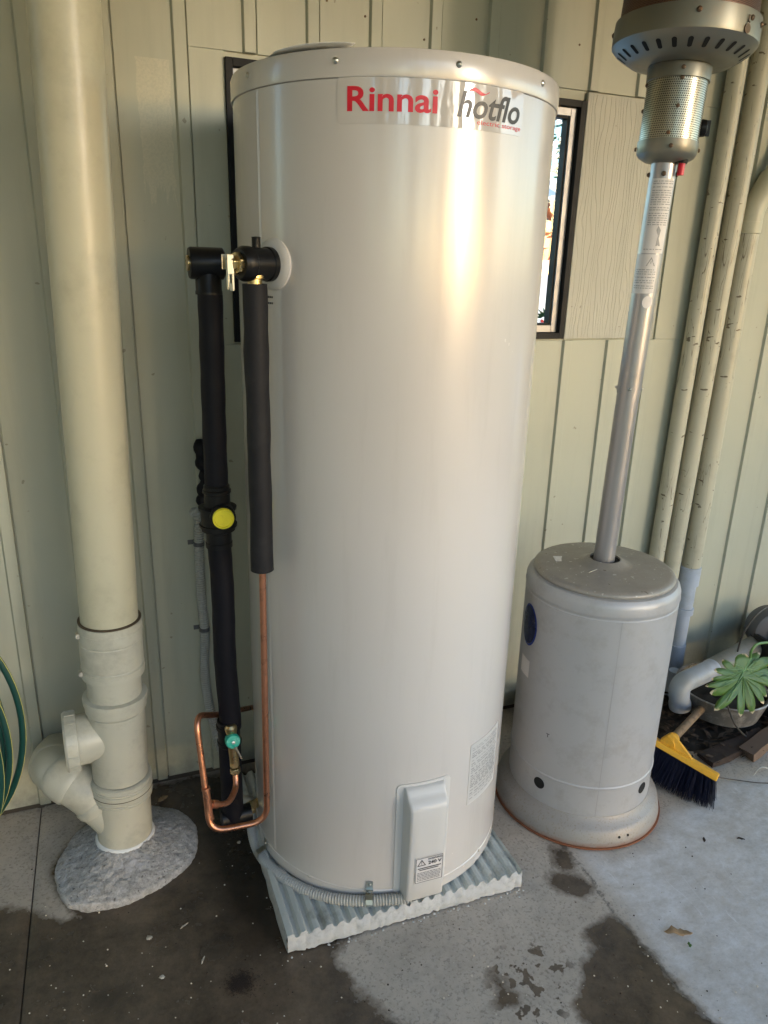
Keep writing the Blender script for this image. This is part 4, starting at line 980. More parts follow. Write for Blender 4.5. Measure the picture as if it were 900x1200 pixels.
# pole
def pax(z): return Vector((HC.x-.003+.036*max(0, (z-.7)/1.25)**1.4, HC.y, z))
zj = hz(740, 460, HC.y)
mb = MB(); mb.tube([pax(z) for z in np.linspace(lz+.02, zj, 8)], .0272, 40); mb.build('lower_pole', M['pole'], ph)
mb = MB(); mb.tube([pax(z) for z in np.linspace(zj-.001, 1.705, 14)], .0287, 40); mb.build('upper_pole', M['pole'], ph)
def pole_screw(z, a, par, mat='screw', s_=1.0, r_=.0287): 
    c = pax(z); n = Vector((cos(a), sin(a), 0)); MB().lathe([(0, 0), (.0042*s_, 0), (.0042*s_, .002*s_), (.002*s_, .0045*s_), (0, .0045*s_)], c+n*r_, n, 10).build('screw', M[mat], par)
pva = atan2(CAM.y-HC.y, CAM.x-HC.x)
for da in (0.05, 1.5, -1.5): pole_screw(zj+.012, pva+da, ph)
for da in (0.05, 1.45, -1.5): pole_screw(1.672, pva+da, ph, 'rust_screw', 1.3)
def pole_patch(mb, z0, z1, a0, a1, r, n=14):
    vs = [pax(z)+Vector((cos(a0+(a1-a0)*k/n)*r, sin(a0+(a1-a0)*k/n)*r, 0)) for z in (z0, z1) for k in range(n+1)]
    mb.add(vs, [(k, k+1, n+2+k, n+1+k) for k in range(n)], True)
def pz(py, x): return at(x, py, HC.y-.02).z
for (za, zb_, a0, a1) in ((pz(297, 765), pz(209, 778), -.75, 1.1), (pz(344, 757), pz(298, 765), -1.15, .75)):
    mb = MB(); pole_patch(mb, za, zb_, pva+a0, pva+a1, .0292); st = mb.build('instruction_sticker', M['sticker'], ph)
    mb = MB(); z = zb_-.007; pic = za < 1.45
    while z > za+.004:
        if a0 > -1 and za+.008 < z < za+.058: z -= .004; continue
        if a0 < -1 and z > zb_-.033: z -= .004; continue
        a = a0+.14
        while a < a1-.2:
            w2 = rnd.uniform(.07, .32); e = min(a1-.1, a+w2); pole_patch(mb, z, z+.0018, pva+a, pva+e, .0296, 3); a = e+rnd.uniform(.03, .09)
        z -= rnd.choice((.0048, .0048, .0072))
    def pw(vs2, fs2, a_, z_): mb.add([pax(z_+y)+Vector((cos(pva+a_+x/.0296)*.0296, sin(pva+a_+x/.0296)*.0296, 0)) for x, y in vs2], fs2, False)
    if a0 < -1:
        pw([(-.0105, 0), (.0105, 0), (0, .020), (-.0075, .002), (.0075, .002), (0, .0155)], [(0, 1, 4, 3), (1, 2, 5, 4), (2, 0, 3, 5)], .15, zb_-.026)
        pw([(-.0008, 0), (.0008, 0), (.0008, .006), (-.0008, .006)], [(0, 1, 2, 3)], .15, zb_-.021)
    else:
        pw([(-.002, .006), (.009, .006), (.006, .014), (.003, .022), (.005, .040), (-.002, .050), (-.005, .040), (.000, .028)], [(0, 1, 2, 7), (2, 3, 6, 7), (3, 4, 5, 6)], .35, za+.01)
    mb.build('printed_line', M['ink_grey'], st)
mb = MB(); zc = pz(354, 763); vs = [pax(zc)+Vector((cos(pva+.38)*.0294, sin(pva+.38)*.0294, 0))]
for k in range(24): 
    a = 2*pi*k/24; q = pva+.38+.0125*cos(a)/.0294; vs.append(pax(zc+.0145*sin(a))+Vector((cos(q)*.0294, sin(q)*.0294, 0)))
mb.add(vs, [(0, 1+k, 1+(k+1) % 24) for k in range(24)], True); mb.build('round_sticker', M['sticker'], ph)
# burner housing: leans a touch with the pole
HA = (pax(1.95)-pax(1.6)).normalized(); HB = pax(1.70)
mb = MB(); mb.lathe([(0, -.006), (.030, -.006), (.046, -.002), (.060, .006), (.0645, .014), (.0655, .030), (.0655, .038), (.063, .039), (0, .039)], HB, HA, 64); mb.build('burner_cup', M['bowl'], ph, angle=35)
mb = MB(); seg = 96; h0, h1 = .037, .162; u = Vector((1, 0, 0)); u = (u-HA*u.dot(HA)).normalized(); v_ = HA.cross(u); vs = []; uv = []
for h in (h0, h1):
    for k in range(seg+1): a = 2*pi*k/seg; vs.append(HB+HA*h+(u*cos(a)+v_*sin(a))*.0632); uv.append((a*.0632, h))
mb.add(vs, [(k, k+1, seg+2+k, seg+1+k) for k in range(seg)], True); mb.uv = uv; mb.build('perforated_guard', M['perf'], ph)
mb = MB(); mb.lathe([(.0635, .156), (.0665, .157), (.0670, .182), (.066, .185), (0, .185)], HB, HA, 64); mb.build('guard_collar', M['bowl'], ph, angle=35)
for h, da, mt in ((.172, .1, 'rust_screw'), (.153, .12, 'rust_screw'), (.100, .12, 'rust_screw'), (.022, .1, 'rust_screw'), (.022, 1.5, 'rust_screw'), (.022, -1.45, 'rust_screw'), (.10, -1.5, 'rust_screw'), (.150, -1.4, 'rust_screw'), (.048, -.05, 'rust_screw')):
    c = HB+HA*h; n = (u*cos(pva+da)+v_*sin(pva+da)); MB().lathe([(0, 0), (.0045, 0), (.0045, .002), (.002, .004), (0, .004)], c+n*(.0632 if .04 < h < .156 else .0662), n, 10).build('screw', M[mt], ph)
mb = MB(); n = (u*cos(pva+1.75)+v_*sin(pva+1.75)); mb.lathe([(0, 0), (.016, 0), (.018, .006), (.017, .014), (.010, .018), (0, .018)], HB+HA*.070+n*.060, n, 24); mb.box((-.003, .016, -.016), (.003, .024, .016), Matrix((HA.cross(n), n, HA)).transposed(), HB+HA*.070+n*.060); mb.build('control_knob', M['rubber'], ph)
n = (u*cos(pva+1.15)+v_*sin(pva+1.15)); MB().lathe([(0, -.030), (.0075, -.030), (.0075, .0), (0, .0)], HB+n*.040, HA, 20).build('red_button', M['red'], ph)
MB().lathe([(0, -.006), (.015, -.006), (.017, .004), (0, .004)], HB+n*.036, HA, 20).build('button_seat', M['rubber'], ph)
# flared bowl with slots
bprof = [(.060, .185), (.090, .187), (.110, .193), (.141, .213), (.149, .222), (.1500, .228), (.1480, .268), (.143, .270), (.140, .266), (.115, .25)]
mb = MB(); mb.lathe(bprof, HB, HA, 128); bw = mb.build('flared_bowl', M['bowl'], ph, angle=28)
ns = 26; dn = Vector((.141-.110, .213-.193)).normalized()
for k in range(ns):
    a = 2*pi*k/ns; er = (u*cos(a)+v_*sin(a)); et = HA.cross(er); sl_ = (er*.031+HA*.020).normalized(); nn = (er*.020-HA*.031).normalized()
    c = HB+er*.1255+HA*(.2030)+nn*.0006; mb = MB(); ring_ = []
    for j in range(12):
        b = 2*pi*j/12; q = c+et*(.0042*cos(b))+sl_*((.0060 if sin(b) >= 0 else -.0060)+.004*sin(b)); ring_.append(c+(q-c)*1.25)
    mb.add(ring_, [tuple(range(12))], False); mb.build('slot', M['dark'], bw)
for da in (.12, 1.3, -1.6, .95): 
    n = (u*cos(pva+da)+v_*sin(pva+da)); MB().lathe([(0, 0), (.0055, 0), (.0055, .002), (.0025, .0045), (0, .0045)], HB+HA*.252+n*.1487, n, 12).build('screw', M['rust_screw'], bw)
# little hanging tag
n = (u*cos(pva+.86)+v_*sin(pva+.86)); q = HB+HA*.242+n*.1512; mb = MB(); mb.tube([q+HA*.012, q, q-HA*.002+n*.003], .0015, 6); mb.lathe([(0, -.0008), (.009, -.0008), (.009, .0008), (0, .0008)], q-HA*.012, n, 16); mb.build('hanging_tag', M['rust_screw'], ph)
# emitter mesh, cap and reflector (mostly above the picture)
mb = MB(); vs = []; uv = []
for h, r_ in ((.266, .140), (.38, .136), (.52, .132)):
    for k in range(seg+1): a = 2*pi*k/seg; vs.append(HB+HA*h+(u*cos(a)+v_*sin(a))*r_); uv.append((a*.14, h))
mb.add(vs, [(r0*(seg+1)+k, r0*(seg+1)+k+1, (r0+1)*(seg+1)+k+1, (r0+1)*(seg+1)+k) for r0 in range(2) for k in range(seg)], True); mb.uv = uv; mb.build('emitter_mesh', M['mesh'], ph)
mb = MB(); mb.lathe([(.136, .515), (.142, .516), (.142, .530), (.06, .545), (.01, .545), (.01, .60), (0, .60)], HB, HA, 64); mb.build('emitter_cap', M['bowl'], ph)
mb = MB(); mb.lathe([(.40, .59), (.402, .592), (.25, .632), (.10, .648), (0, .65)], HB, HA, 64); mb.build('reflector', M['bowl'], ph, solid=.001)

# ================================================================== PIPES ON THE WALL, RIGHT
def wall_pipe(x0, z0, x1, z1, r, y, label, mat=M['pipe']):
    mb = MB(); a = Vector((x0, y, z0)); b = Vector((x1, y, z1)); mb.tube([a.lerp(b, t/8) for t in range(9)], r, 36)
    return mb.build('wall_pipe', mat)
o = wall_pipe(1.436, .06, 1.474, TOP, .026, -.036, ''); tag(o, 'narrow cream painted pipe on the wall, nearest the patio heater pole', 'pipe', 'upright painted pipes fixed to the wall')
o = wall_pipe(1.506, .06, 1.556, TOP, .029, -.040, ''); tag(o, 'middle cream painted wall pipe with dark scratches, between two others', 'pipe', 'upright painted pipes fixed to the wall')
t = empty('wall_pipe', (1.6, -.045, .1), 'rightmost cream wall pipe with an elbow on top and blue grey foot', 'pipe', 'upright painted pipes fixed to the wall')
A_ = Vector((1.600, -.045, .42)); B_ = at(879, 262, -.045)
mb = MB(); mb.tube([A_.lerp(B_, k/8) for k in range(9)], .0315, 36); mb.build('upright_tube', M['pipe'], t)
C_ = B_+Vector((.003, 0, .045)); D_ = at(912, 195, -.045); E_ = D_+(D_-C_).normalized()*.35
mb = MB(); mb.tube(resample(fillet([B_, C_, D_, E_], .05, 8), .01), .030, 36); mb.build('angled_tube', M['pvc_paint'], t)
dB = (B_-A_).normalized(); mb = MB(); mb.tube([B_-dB*.03, B_-dB*.028, B_+dB*.004, B_+dB*.006], [.0315, .0350, .0350, .031], 36); mb.tube(resample(fillet([B_, C_, D_-(D_-C_)*.25], .05, 8), .006), .0345, 36); mb.build('elbow', M['pvc_paint'], t, angle=35)
mb = MB()
for z0, z1, r_ in ((.40, .47, .037), (.31, .40, .030), (.285, .31, .035), (.16, .285, .027), (.05, .16, .030)): mb.tube([(1.598, -.045, z0), (1.598, -.045, z0+.001), (1.598, -.045, z1-.001), (1.598, -.045, z1)], [r_-.003, r_, r_, r_-.003], 32)
mb.build('grey_foot', M['pvc_blue'], t, angle=35)

# ================================================================== CORNER CLUTTER, RIGHT
# drain pipe on the ground with a pale elbow
t = empty('drain_pipe', (1.45, -.2, .1), 'dull grey drain pipe with pale blue elbow turned down, by the wall', 'pipe')
q0 = at(797, 828, -.26); q1 = at(795, 802, -.26); q2 = at(835, 784, -.22); q3 = at(900, 748, -.14)
mb = MB(); mb.tube([q2.lerp(q3, .0), q2.lerp(q3, .4), q3, q3+(q3-q2)*.8], .037, 32); mb.build('grey_tube', M['pvc_dull'], t)
ep = resample(fillet([q0, q1, q2+(q3-q2)*.02], .05, 12), .005)
mb = MB(); mb.tube(ep, [.0365 if i < 5 or i > len(ep)-6 else .034 for i in range(len(ep))], 32); mb.build('elbow', M['pvc_blue'], t, angle=35)
mb = MB(); d_ = (q0-q1).normalized(); mb.tube([q0+d_*.001, q0+d_*.002], .026, 24); mb.build('open_end', M['dark'], t)
# second pale stub next to the heater
mb = MB(); q = at(789, 800, -.13); mb.tube([q+Vector((0, 0, .05)), q, q-Vector((0, 0, .05))], [.022, .024, .024], 24); tag(mb.build('pipe_stub', M['pvc_blue']), 'short pale blue pipe stub just behind the heater housing', 'pipe')
# tin tub with soil
t = empty('tin_tub', (1.55, -.33, 0), 'scuffed shallow tin tub full of dark soil behind the broom', 'tub')
tc_ = Vector((1.605, -.265, 0)); mb = MB(); mb.lathe([(.125, .03), (.130, .028), (.150, .105), (.153, .108), (.150, .111), (.144, .108), (.135, .07)], tc_, (0.02, -.02, 1), 56); mb.build('tub_shell', M['tub'], t, angle=40)
mb = MB(); nn = 30; vs = [tuple(tc_+Vector((0, 0, .09)))]
for i in range(1, 7):
    for k in range(nn): a = 2*pi*k/nn; p = tc_+Vector((cos(a)*.0235*i, sin(a)*.0235*i, 0)); vs.append((p.x, p.y, .085+.02*noise.noise(p*30)))
fs = [(0, 1+k, 1+(k+1) % nn) for k in range(nn)]+[(1+i*nn+k, 1+(i+1)*nn+k, 1+(i+1)*nn+(k+1) % nn, 1+i*nn+(k+1) % nn) for i in range(5) for k in range(nn)]
mb.add(vs, fs, True); mb.build('soil', M['soil'], t)
# planks and debris
def plank(name, c, L, w_, h, rz, mat, label, cat, tilt=0.0):
    mb = MB(); R3 = Matrix.Rotation(rz, 3, 'Z') @ Matrix.Rotation(tilt, 3, 'Y'); n = 12; vs = []
    for i in range(n+1):
        x = -L/2+L*i/n
        for yy, zz_ in ((-w_/2, 0), (w_/2, 0), (w_/2, h), (-w_/2, h)):
            j = Vector((0, noise.noise(Vector((x*12, yy*30, zz_*30+c[0])))*w_*.12, noise.noise(Vector((x*15, yy*30+7, zz_*30)))*h*.2 if zz_ else 0))
            vs.append(Vector(c)+R3@(Vector((x+(noise.noise(Vector((yy*60, zz_*60, c[1]*9)))*.02 if i in (0, n) else 0), yy, zz_))+j))
    fs = [(i*4+a, i*4+(a+1) % 4, (i+1)*4+(a+1) % 4, (i+1)*4+a) for i in range(n) for a in range(4)]+[(3, 2, 1, 0), (n*4, n*4+1, n*4+2, n*4+3)]
    mb.add(vs, fs, False); return tag(mb.build(name, mat), label, cat)
plank('timber_offcut', (1.50, -.455, .003), .30, .060, .018, .12, M['wood'], 'dark rotten timber offcut lying behind the broom head', 'timber')
plank('timber_offcut', (1.62, -.46, .002), .26, .05, .028, .30, M['wood_pale'], 'brown squared timber offcut nearest the right edge, on the rotten one', 'timber')
plank('timber_offcut', (1.76, -.47, .002), .22, .06, .016, .10, M['wood'], 'flat dark timber piece at the right edge of the litter', 'timber')
plank('timber_offcut', (1.07, -.10, .10), .30, .03, .018, .05, M['wood_orange'], 'thin orange brown timber strip between tank and heater', 'timber')
for i, (c, r_, h, lb) in enumerate((((1.97, -.20, 0), .13, .22, 'black plastic planter at the right edge under the grey drum'), ((1.80, -.36, 0), .085, .10, 'small black plastic planter on the litter at the right'))):
    t = empty('planter', c, lb, 'planter'); c = Vector(c)
    mb = MB(); mb.lathe([(r_*.8, .002), (r_*.82, 0), (r_, h-.02), (r_+.008, h-.02), (r_+.008, h), (r_-.003, h), (r_-.01, h-.03)], c, seg=48); mb.build('pot', M['blackpot'], t, angle=35)
    MB().lathe([(r_*.95, h-.025), (0, h-.018)], c, seg=32).build('soil', M['soil'], t)
# grey drum / reel at the right edge
dc = at(905, 738, -.16); t = empty('hose_reel', dc, 'round dark grey drum on the planter at the right edge', 'drum')
mb = MB(); mb.lathe([(0, -.05), (.075, -.05), (.083, -.042), (.083, .03), (.078, .040), (.060, .045), (0, .045)], dc, (-.45, -1, .12), 48); mb.build('drum_shell', M['gunmetal'], t, angle=35)
mb = MB(); mb.lathe([(.03, .045), (.034, .052), (.028, .056), (0, .056)], dc, (-.45, -1, .12), 32); mb.build('hub', M['rubber'], t)
# wires
for nm, pts, r_, mat, lb in (
    ('wire', [at(900, 710, -.2), at(885, 722, -.22), at(870, 745, -.22), at(862, 772, -.2)], .003, 'wire', 'black cable hanging from the grey drum'),
    ('wire', [at(852, 826, -.42), at(862, 850, -.43), at(878, 866, -.43), at(905, 884, -.43)], .003, 'wire', 'black cable curving below the big leaf'),
    ('wire', [atz(842, 911, .02), atz(862, 914, .004), atz(885, 917, .004), atz(905, 918, .004)], .0015, 'wire', 'thin dark wire running right from the broom head'),
    ('wire', [atz(883, 909, .004), atz(889, 901, .03), atz(896, 899, .035), atz(905, 904, .02)], .0016, 'wire_pale', 'short pale wire loop on the litter at the right')):
    mb = MB(); mb.tube(smooth_path(pts, 8), r_, 8); tag(mb.build(nm, M[mat]), lb, 'wire')
# leaf litter, and dark soil that also stands in for shade
mb = MB(); nx, ny_ = 110, 56; vs = []
for i in range(nx+1):
    for j in range(ny_+1):
        x = 1.13+1.3*i/nx; y = -.56+.56*j/ny_
        e = min((y+.455+.05*noise.noise(Vector((x*7, 3, 1)))+.03*noise.noise(Vector((x*25, 3, 1)))-max(0, 1.36-x)*.95)/.05, 1)
        h = -.012+.020*max(-.5, e)+(.010*noise.noise(Vector((x*20, y*20, 0)))+.006*noise.noise(Vector((x*60, y*60, 0))))*max(0, min(1, e+.3))
        vs.append((x, y, h))
mb.add(vs, [(i*(ny_+1)+j, (i+1)*(ny_+1)+j, (i+1)*(ny_+1)+j+1, i*(ny_+1)+j+1) for i in range(nx) for j in range(ny_)], True)
tag(mb.build('soil_and_shade', M['soil'], org=(0, 0, 0), angle=180), 'dark soil along the wall at the right, also standing in for shade', 'soil', kind='stuff')
mb = MB()
for _ in range(1500):
    x = rnd.uniform(1.12, 2.2); y = rnd.uniform(-.50, -.01)
    if y < -.30 and x < 1.30: continue
    if rnd.random() > (1.0 if y > -.4 else .6): continue
    a = rnd.uniform(0, 2*pi); s_ = rnd.uniform(.008, .022); tz = rnd.uniform(.006, .022); u1 = Vector((cos(a), sin(a), rnd.uniform(-.5, .5))); w1 = Vector((-sin(a), cos(a), rnd.uniform(-.4, .4))); p = Vector((x, y, tz+.004))
    mb.add([p-u1*s_, p-w1*s_*.35, p+u1*s_, p+w1*s_*.35], [(0, 1, 2, 3)], False)
tag(mb.build('leaf_litter', worn('dark_litter', (.035, .022, .014), .85, var=.6, dirt=(.14, .09, .05), dirt_amt=.6, dscale=60), org=(0, 0, 0)), 'dark dead leaves heaped along the wall at the right', 'leaf litter', kind='stuff')
# crumpled white plastic between tank and heater
cpt = Vector((1.03, -.13, .045)); mb = MB(); vs = []; fs = []; nu, nv = 20, 12
for i in range(nv+1):
    for k in range(nu):
        a = 2*pi*k/nu; b = pi*i/nv; d = Vector((sin(b)*cos(a), sin(b)*sin(a), cos(b))); r_ = 1+.45*noise.noise(d*2.7+Vector((4, 1, 0)))+.3*noise.noise(d*6)
        vs.append(cpt+Vector((d.x*.035*r_, d.y*.03*r_, d.z*.045*r_)))
fs = [(i*nu+k, (i+1)*nu+k, (i+1)*nu+(k+1) % nu, i*nu+(k+1) % nu) for i in range(nv) for k in range(nu)]
mb.add(vs, fs, False); tag(mb.build('crumpled_bag', M['white_plastic']), 'crumpled white plastic bag between tank and patio heater', 'plastic bag')
# dark box-like junk behind the heater, left
mb = MB(); mb.box((.94, -.16, 0), (1.10, -.02, .085)); tag(mb.build('low_block', M['wood'], bevel=.006), 'low dark timber block on the floor between tank and heater', 'timber')

# ------------------------------------------------------------------ broom
bh0 = atz(768, 868, .115); bh1 = atz(842, 911, .075)
bdv = (bh1-bh0).normalized(); br = empty('broom', bh0, 'yellow broom with navy bristles and muddy wooden handle leaning behind the heater', 'broom')
upv = Vector((.25, .30, 1)).normalized(); sv = bdv.cross(upv).normalized(); upv = sv.cross(bdv).normalized()
fr = Matrix((bdv, sv, upv)).transposed(); BL = (bh1-bh0).length
mb = MB(); mb.box((-.02, -.020, -.010), (BL, .024, .008), fr, bh0); mb.build('broom_block', M['broom_y'], br, bevel=.004)
mb = MB(); tri = [(.01, .0), (.115, .0), (.105, .008), (.065, .028), (.03, .042)]
vs = [bh0+fr@Vector((x, y, z+.006)) for y in (-.006, .010) for x, z in tri]; mb.add(vs, [(4, 3, 2, 1, 0), (5, 6, 7, 8, 9)]+[(i, (i+1) % 5, 5+(i+1) % 5, 5+i) for i in range(5)], False); mb.build('web', M['broom_y'], br, bevel=.002)
hA = bh0+fr@Vector((.035, .0, .012)); hB_ = at(840, 812, -.22); hd = (hB_-hA).normalized()
mb = MB(); mb.tube([hA-hd*.010, hA, hA+hd*.05, hA+hd*.056], [.021, .024, .0185, .014], 24); mb.build('ferrule', M['broom_y'], br, angle=40)
mb = MB(); mb.tube([hA+hd*.04, hA+hd*.25, hA+hd*.62], .0125, 20); mb.build('handle', M['broom_h'], br)
mb = MB(); mbx = 46
for i in range(mbx):
    for j in range(4):
        x = -.015+(BL+.010)*(i+rnd.random())/mbx; y = -.014+.010*j+rnd.uniform(-.003, .003)
        for k in range(8):
            x2 = x+rnd.uniform(-.003, .003); y2 = y+rnd.uniform(-.003, .003)
            p = bh0+fr@Vector((x2, y2, -.009)); ln = .1; fan = (x2/BL)**2*.030
            tip = bh0+fr@Vector((x2+fan+rnd.uniform(-.005, .005), y2*1.8+rnd.uniform(-.006, .006), -.105+rnd.uniform(-.004, .004)))
            if tip.z < .003: tt = (p.z-.003)/(p.z-tip.z); tip = p.lerp(tip, tt)+Vector((.006, -.004, 0))
            mid = p.lerp(tip, .55)-sv*.004
            mb.tube([p, mid, tip], [.0009, .0008, .0004], 3, cap=False, smooth=False)
b_ = mb.build('bristles', M['bristle'], br); b_['kind'] = 'stuff'

# ------------------------------------------------------------------ split-leaf plant
pl = empty('split_leaf_plant', (1.80, -.36, .1), 'split leaf philodendron with browned leaf tips, growing from a planter at right', 'plant')
def yl(px, py): return -.40-.0017*(py-770)-.0006*(900-px)        # the blade hangs forward and down
LC = (871, 793)
tips = [(872, 766), (848, 773), (835, 785), (834, 796), (826, 804), (831, 812), (838, 833), (866, 840), (884, 837), (893, 825), (900, 817), (909, 806), (913, 790), (905, 775), (890, 765)]
SK = .88; sinus = [(858, 779), (851, 783), (848, 791), (848, 799), (846, 806), (850, 817), (862, 816), (874, 818), (884, 812), (890, 807), (896, 800), (899, 790), (896, 780), (884, 771), (876, 772)]
out = []
for i, t in enumerate(tips):
    s0, s1 = [(LC[0]+(q[0]-LC[0])*(SK if q[1] > 776 else .9), LC[1]+(q[1]-LC[1])*(SK if q[1] > 776 else .9)) for q in (sinus[i-1], sinus[i])]
    T_ = Vector(t); A0, A1 = Vector(s0), Vector(s1); m_ = (A0+A1)/2; ax_ = T_-m_; pr_ = Vector((-ax_.y, ax_.x)).normalized()
    if (A0-m_).dot(pr_) < 0: pr_ = -pr_
    w_ = (A0-A1).length/2
    out += [(A0, .0), (m_+ax_*.30+pr_*w_*1.05, .1), (m_+ax_*.62+pr_*w_*.95, .4), (m_+ax_*.86+pr_*w_*.55, .85), (T_, 1), (m_+ax_*.86-pr_*w_*.55, .85), (m_+ax_*.62-pr_*w_*.95, .4), (m_+ax_*.30-pr_*w_*1.05, .1)]
mb = MB(); vs = []; att = []; fr_ = (.25, .5, .75, 1.0); n = len(out); C2 = Vector(LC)
def lp3(q, k, i): 
    p = at(q.x, q.y, yl(q.x, q.y)); ridge = .004*sin(pi*min(1, k*1.1))*(1 if i % 8 == 4 else (-.3 if i % 8 == 0 else .3)) + .006*k*k*sin(i*.35)
    return p + Vector((.1, -.9, .4))*ridge
vs.append(lp3(C2, 0, 0)); att.append(0)
for k in fr_:
    for i, (q, tv) in enumerate(out): vs.append(lp3(C2.lerp(q, k), k, i)); att.append(tv*max(0, (k-.55)/.45))
fs = [(0, 1+i, 1+(i+1) % n) for i in range(n)]+[(1+r*n+i, 1+(r+1)*n+i, 1+(r+1)*n+(i+1) % n, 1+r*n+(i+1) % n) for r in range(3) for i in range(n)]
mb.add(vs, fs, True); mb.attr['tip'] = np.array(att, 'f4'); lf = mb.build('leaf', M['leaf'], pl, solid=.0008, angle=180)
B2 = Vector((879, 771)); mb = MB()
for t in tips[1:]:
    q0, q1 = B2.lerp(C2, .6) if t[1] < 815 else C2, Vector(t)
    pts = [lp3(q0.lerp(q1, k*.2*.9), 0, 4)+Vector((.1, -.9, .4))*(.0022+.003*sin(pi*min(1, k*.2))) for k in range(6)]
    mb.tube(pts, [.0011*(1-k/7) for k in range(6)], 5)
pts = [lp3(B2.lerp(Vector((852, 822)), k/6), 0, 4)+Vector((.1, -.9, .4))*.0025 for k in range(7)]; mb.tube(pts, [.0022*(1-k/9) for k in range(7)], 6)
mb.build('leaf_vein', M['stem'], lf)
lb0 = lp3(B2, 0, 4)
mb = MB(); mb.tube(smooth_path([lb0, at(881, 762, -.43), at(890, 754, -.42), at(915, 756, -.40), Vector((1.86, -.37, .20)), Vector((1.81, -.36, .09))], 8), .0042, 10); mb.build('stalk', M['stem'], pl)

# ================================================================== SMALL LITTER ON THE FLOOR
def dry_leaf(px, py, L, W_, rz, label, mat):
    c = atz(px, py, .003); mb = MB(); n = 10; vs = []; R3 = Matrix.Rotation(rz, 3, 'Z'); lift = min(.006, L*.12)
    for i in range(n+1):
        t = i/n; hw = W_*sin(pi*t)**.7*(1-.3*t)*(1+.5*noise.noise(Vector((px+i*.9, py, 0))))+.0004
        for k in (-1, 0, 1): vs.append(c+R3@Vector((L*(t-.5), hw*k+W_*.6*noise.noise(Vector((i*.5, px, 3))), lift*(.4*abs(k)*sin(pi*t)+.5*sin(t*5)**2))))
    mb.add(vs, [(3*i+j, 3*i+j+1, 3*i+j+4, 3*i+j+3) for i in range(n) for j in range(2)], True); return tag(mb.build('fallen_leaf', mat, solid=.0006), label, 'leaf')
dry_leaf(795, 1093, .065, .011, -.45, 'curled dry brown leaf on the pale floor at the lower right', M['dry_leaf'])
dry_leaf(808, 1107, .014, .004, 1.2, 'tiny green leaf beside the curled brown one', M['leaf'])
dry_leaf(175, 1099, .014, .007, .3, 'small pale flake on the wet floor below the mortar mound', M['chip'])
dry_leaf(190, 1145, .010, .006, 1.3, 'tiny pale flake on the wet floor, nearer the bottom', M['chip'])
dry_leaf(238, 1125, .020, .0018, 1.1, 'forked pale twig bit on the wet floor', M['chip'])
dry_leaf(216, 1085, .022, .0018, .5, 'thin pale twig bit right of the mortar mound', M['chip'])
dry_leaf(191, 936, .032, .010, .5, 'tan leaf on the floor against the wall behind the mound', M['dry_leaf'])
dry_leaf(280, 987, .010, .005, .5, 'tiny pale flake beside the copper loop', M['chip'])
dry_leaf(825, 984, .018, .004, .9, 'short red brown twig on the pale floor', M['dark_chip'])
dry_leaf(868, 983, .022, .004, -.6, 'short dark twig on the floor at the right', M['dark_chip'])
mb1, mb2 = MB(), MB()
for _ in range(340):
    px, py = rnd.uniform(0, 900), rnd.uniform(985, 1200); c = atz(px, py, .0005); s_ = rnd.uniform(.0008, .0024)
    if (c-Vector((.25, -.4, 0))).length < .30 or (c-HC).length < .25 or (c-mc).length < .18: continue
    (mb1 if rnd.random() < .5 else mb2).lathe([(0, 0), (s_, s_*.2), (s_*.6, s_*.8), (0, s_)], c, (rnd.uniform(-.4, .4), rnd.uniform(-.4, .4), 1), 5, smooth=False)
tag(mb1.build('pale_grit', M['chip'], org=(0, 0, 0)), 'pale grit scattered over the floor', 'grit', kind='stuff')
tag(mb2.build('dark_grit', M['dark_chip'], org=(0, 0, 0)), 'dark grit scattered over the floor', 'grit', kind='stuff')
mb = MB(); c0 = atz(282, 1152, 0)
for _ in range(1300):
    a = rnd.uniform(0, 2*pi); r_ = abs(rnd.gauss(0, .017)); c = c0+Vector((cos(a)*r_*1.15, sin(a)*r_, .0)); s_ = rnd.uniform(.0007, .0017)
    mb.lathe([(0, 0), (s_, s_*.2), (0, s_*1.2)], c, seg=4, smooth=False)
tag(mb.build('dirt_heap', M['dark_chip'], org=c0), 'round smear of dark dirt crumbs on the wet floor', 'dirt', kind='stuff')

# ================================================================== SEEN THROUGH THE WINDOW
def beyond(px, py, Y): return at(px, py, Y)
# hanging striped cloth a metre behind the pane
cl = empty('hanging_banner', (6, 7.2, 0), 'long banner with orange, red, lilac and flowered bands beyond the window', 'banner')
def cloth_band(z0, z1, mat, name, y=7.2):
    mb = MB(); vs = []; n = 90
    for i in range(n+1):
        x = 3.5+5.0*i/n; yy = y+.06*sin(x*9)+.03*sin(x*21)
        vs += [(x, yy, z0), (x, yy, z1)]
    mb.add(vs, [(2*i, 2*i+2, 2*i+3, 2*i+1) for i in range(n)], True); return mb.build(name, mat, cl)
Yc = 7.2; zz4 = [at(645, y, Yc).z for y in (268, 290, 305, 347, 420)]
cloth_band(zz4[1], zz4[0], M['cloth_orange'], 'orange_band'); cloth_band(zz4[2], zz4[1], M['cloth_red'], 'red_band'); cloth_band(zz4[3], zz4[2], M['cloth_pale'], 'lilac_band'); wb = cloth_band(max(.02, zz4[4]-.5), zz4[3], M['cloth_white'], 'white_band')
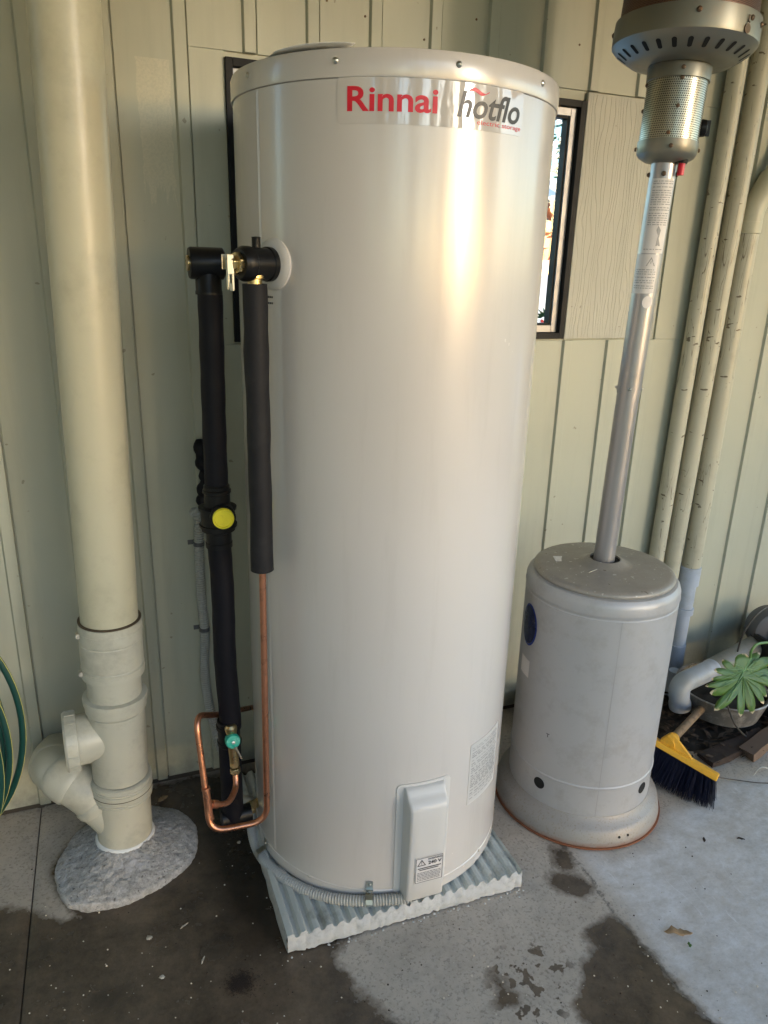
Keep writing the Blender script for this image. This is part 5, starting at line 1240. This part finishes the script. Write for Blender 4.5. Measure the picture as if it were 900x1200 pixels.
for i in range(40):
    x = rnd.uniform(4.2, 7.5); z = rnd.uniform(zz4[4], zz4[3]-.02); mb = MB()
    for k in range(5):
        a = 2*pi*k/5+i; vs = []
        for j in range(8): b = 2*pi*j/8; q = Vector((cos(a)*.08, sin(a)*.08)); r2 = Vector((cos(b)*.06, sin(b)*.028)); r2 = Vector((r2.x*cos(a)-r2.y*sin(a), r2.x*sin(a)+r2.y*cos(a))); xx = x+q.x+r2.x; vs.append((xx, 7.2+.06*sin(xx*9)+.03*sin(xx*21)-.012, z+q.y+r2.y))
        mb.add(vs, [tuple(range(8))], False)
    mb.build('flower_print', M['cloth_red'], wb)
g = MB(); g.box((-2, .3, -.085), (14, 9.5, -.07)); struct(g.build('bounce_paving', M['roof_white'], org=(0, 0, 0)), 'pale ground added beyond the wall to bounce light')  # pale ground added to bounce light onto the things beyond the window
# orange pole, roof, fence, tree
mb = MB(); mb.tube([at(640, 243, 6.5), at(668, 275, 6.5)], .07, 12); tag(mb.build('orange_beam', M['cloth_orange']), 'slanting orange beam beyond the window', 'beam')
fen = empty('fence', (4.2, 5.0, 0), 'grey upright board fence behind the banner beyond the window', 'fence')
zf = at(648, 234, 7.9).z
for k in range(22): mb = MB(); mb.box((4.4+.16*k, 7.9, -.05), (4.4+.16*k+.15, 7.92, zf)); mb.build('board', M['fence_grey'], fen, bevel=.004)
mb = MB(); zr0, zr1 = at(648, 234, 10).z, at(652, 205, 12).z
mb.add([(5.5, 10, zr0), (11, 10, zr0), (11, 13, zr1), (5.5, 13, zr1), (5.5, 10, zr0-.1), (11, 10, zr0-.1)], [(0, 1, 2, 3), (4, 5, 1, 0)], False)
sh = empty('shed', (5.5, 8, 0), 'white roofed shed beyond the fence', 'shed'); mb.build('roof', M['roof_white'], sh, solid=.03)
mb = MB(); mb.box((5.8, 10.3, -.05), (10.7, 12.8, zr0-.02)); mb.build('walls', M['fence_grey'], sh)
tree('back_tree', 9.2, 15, 6.0, 1.6, 'tree with sparse foliage beyond the window', M['foliage'], 1500, .10, 21)
mb = MB(); mb.box((-.5, .05, 2.02), (3.0, .45, 2.06)); tag(mb.build('eave', M['gunmetal']), 'grey eave just beyond the top of the window', 'eave')
# a leaf sprig close behind the pane
sp = empty('potted_sprig', (1.15, .3, 1.2), 'dark leaf sprig close behind the window glass', 'plant')
mb = MB(); b0 = at(637, 392, .28)
mb.tube([b0-Vector((0, 0, .12)), b0, b0+Vector((.01, 0, .07))], .002, 6); mb.build('stem', M['stem'], sp)
mb = MB()
for i in range(9):
    a = radians(-10+25*i); p = b0+Vector((.004, 0, .03+.004*i)); d = Vector((cos(a), .1*sin(i), sin(a))); s_ = Vector((-sin(a), 0, cos(a))); mb.add([p, p+d*.022+s_*.005, p+d*.046, p+d*.022-s_*.005], [(0, 1, 2, 3)], False)
mb.build('leaf', M['foliage'], sp, solid=.0006)
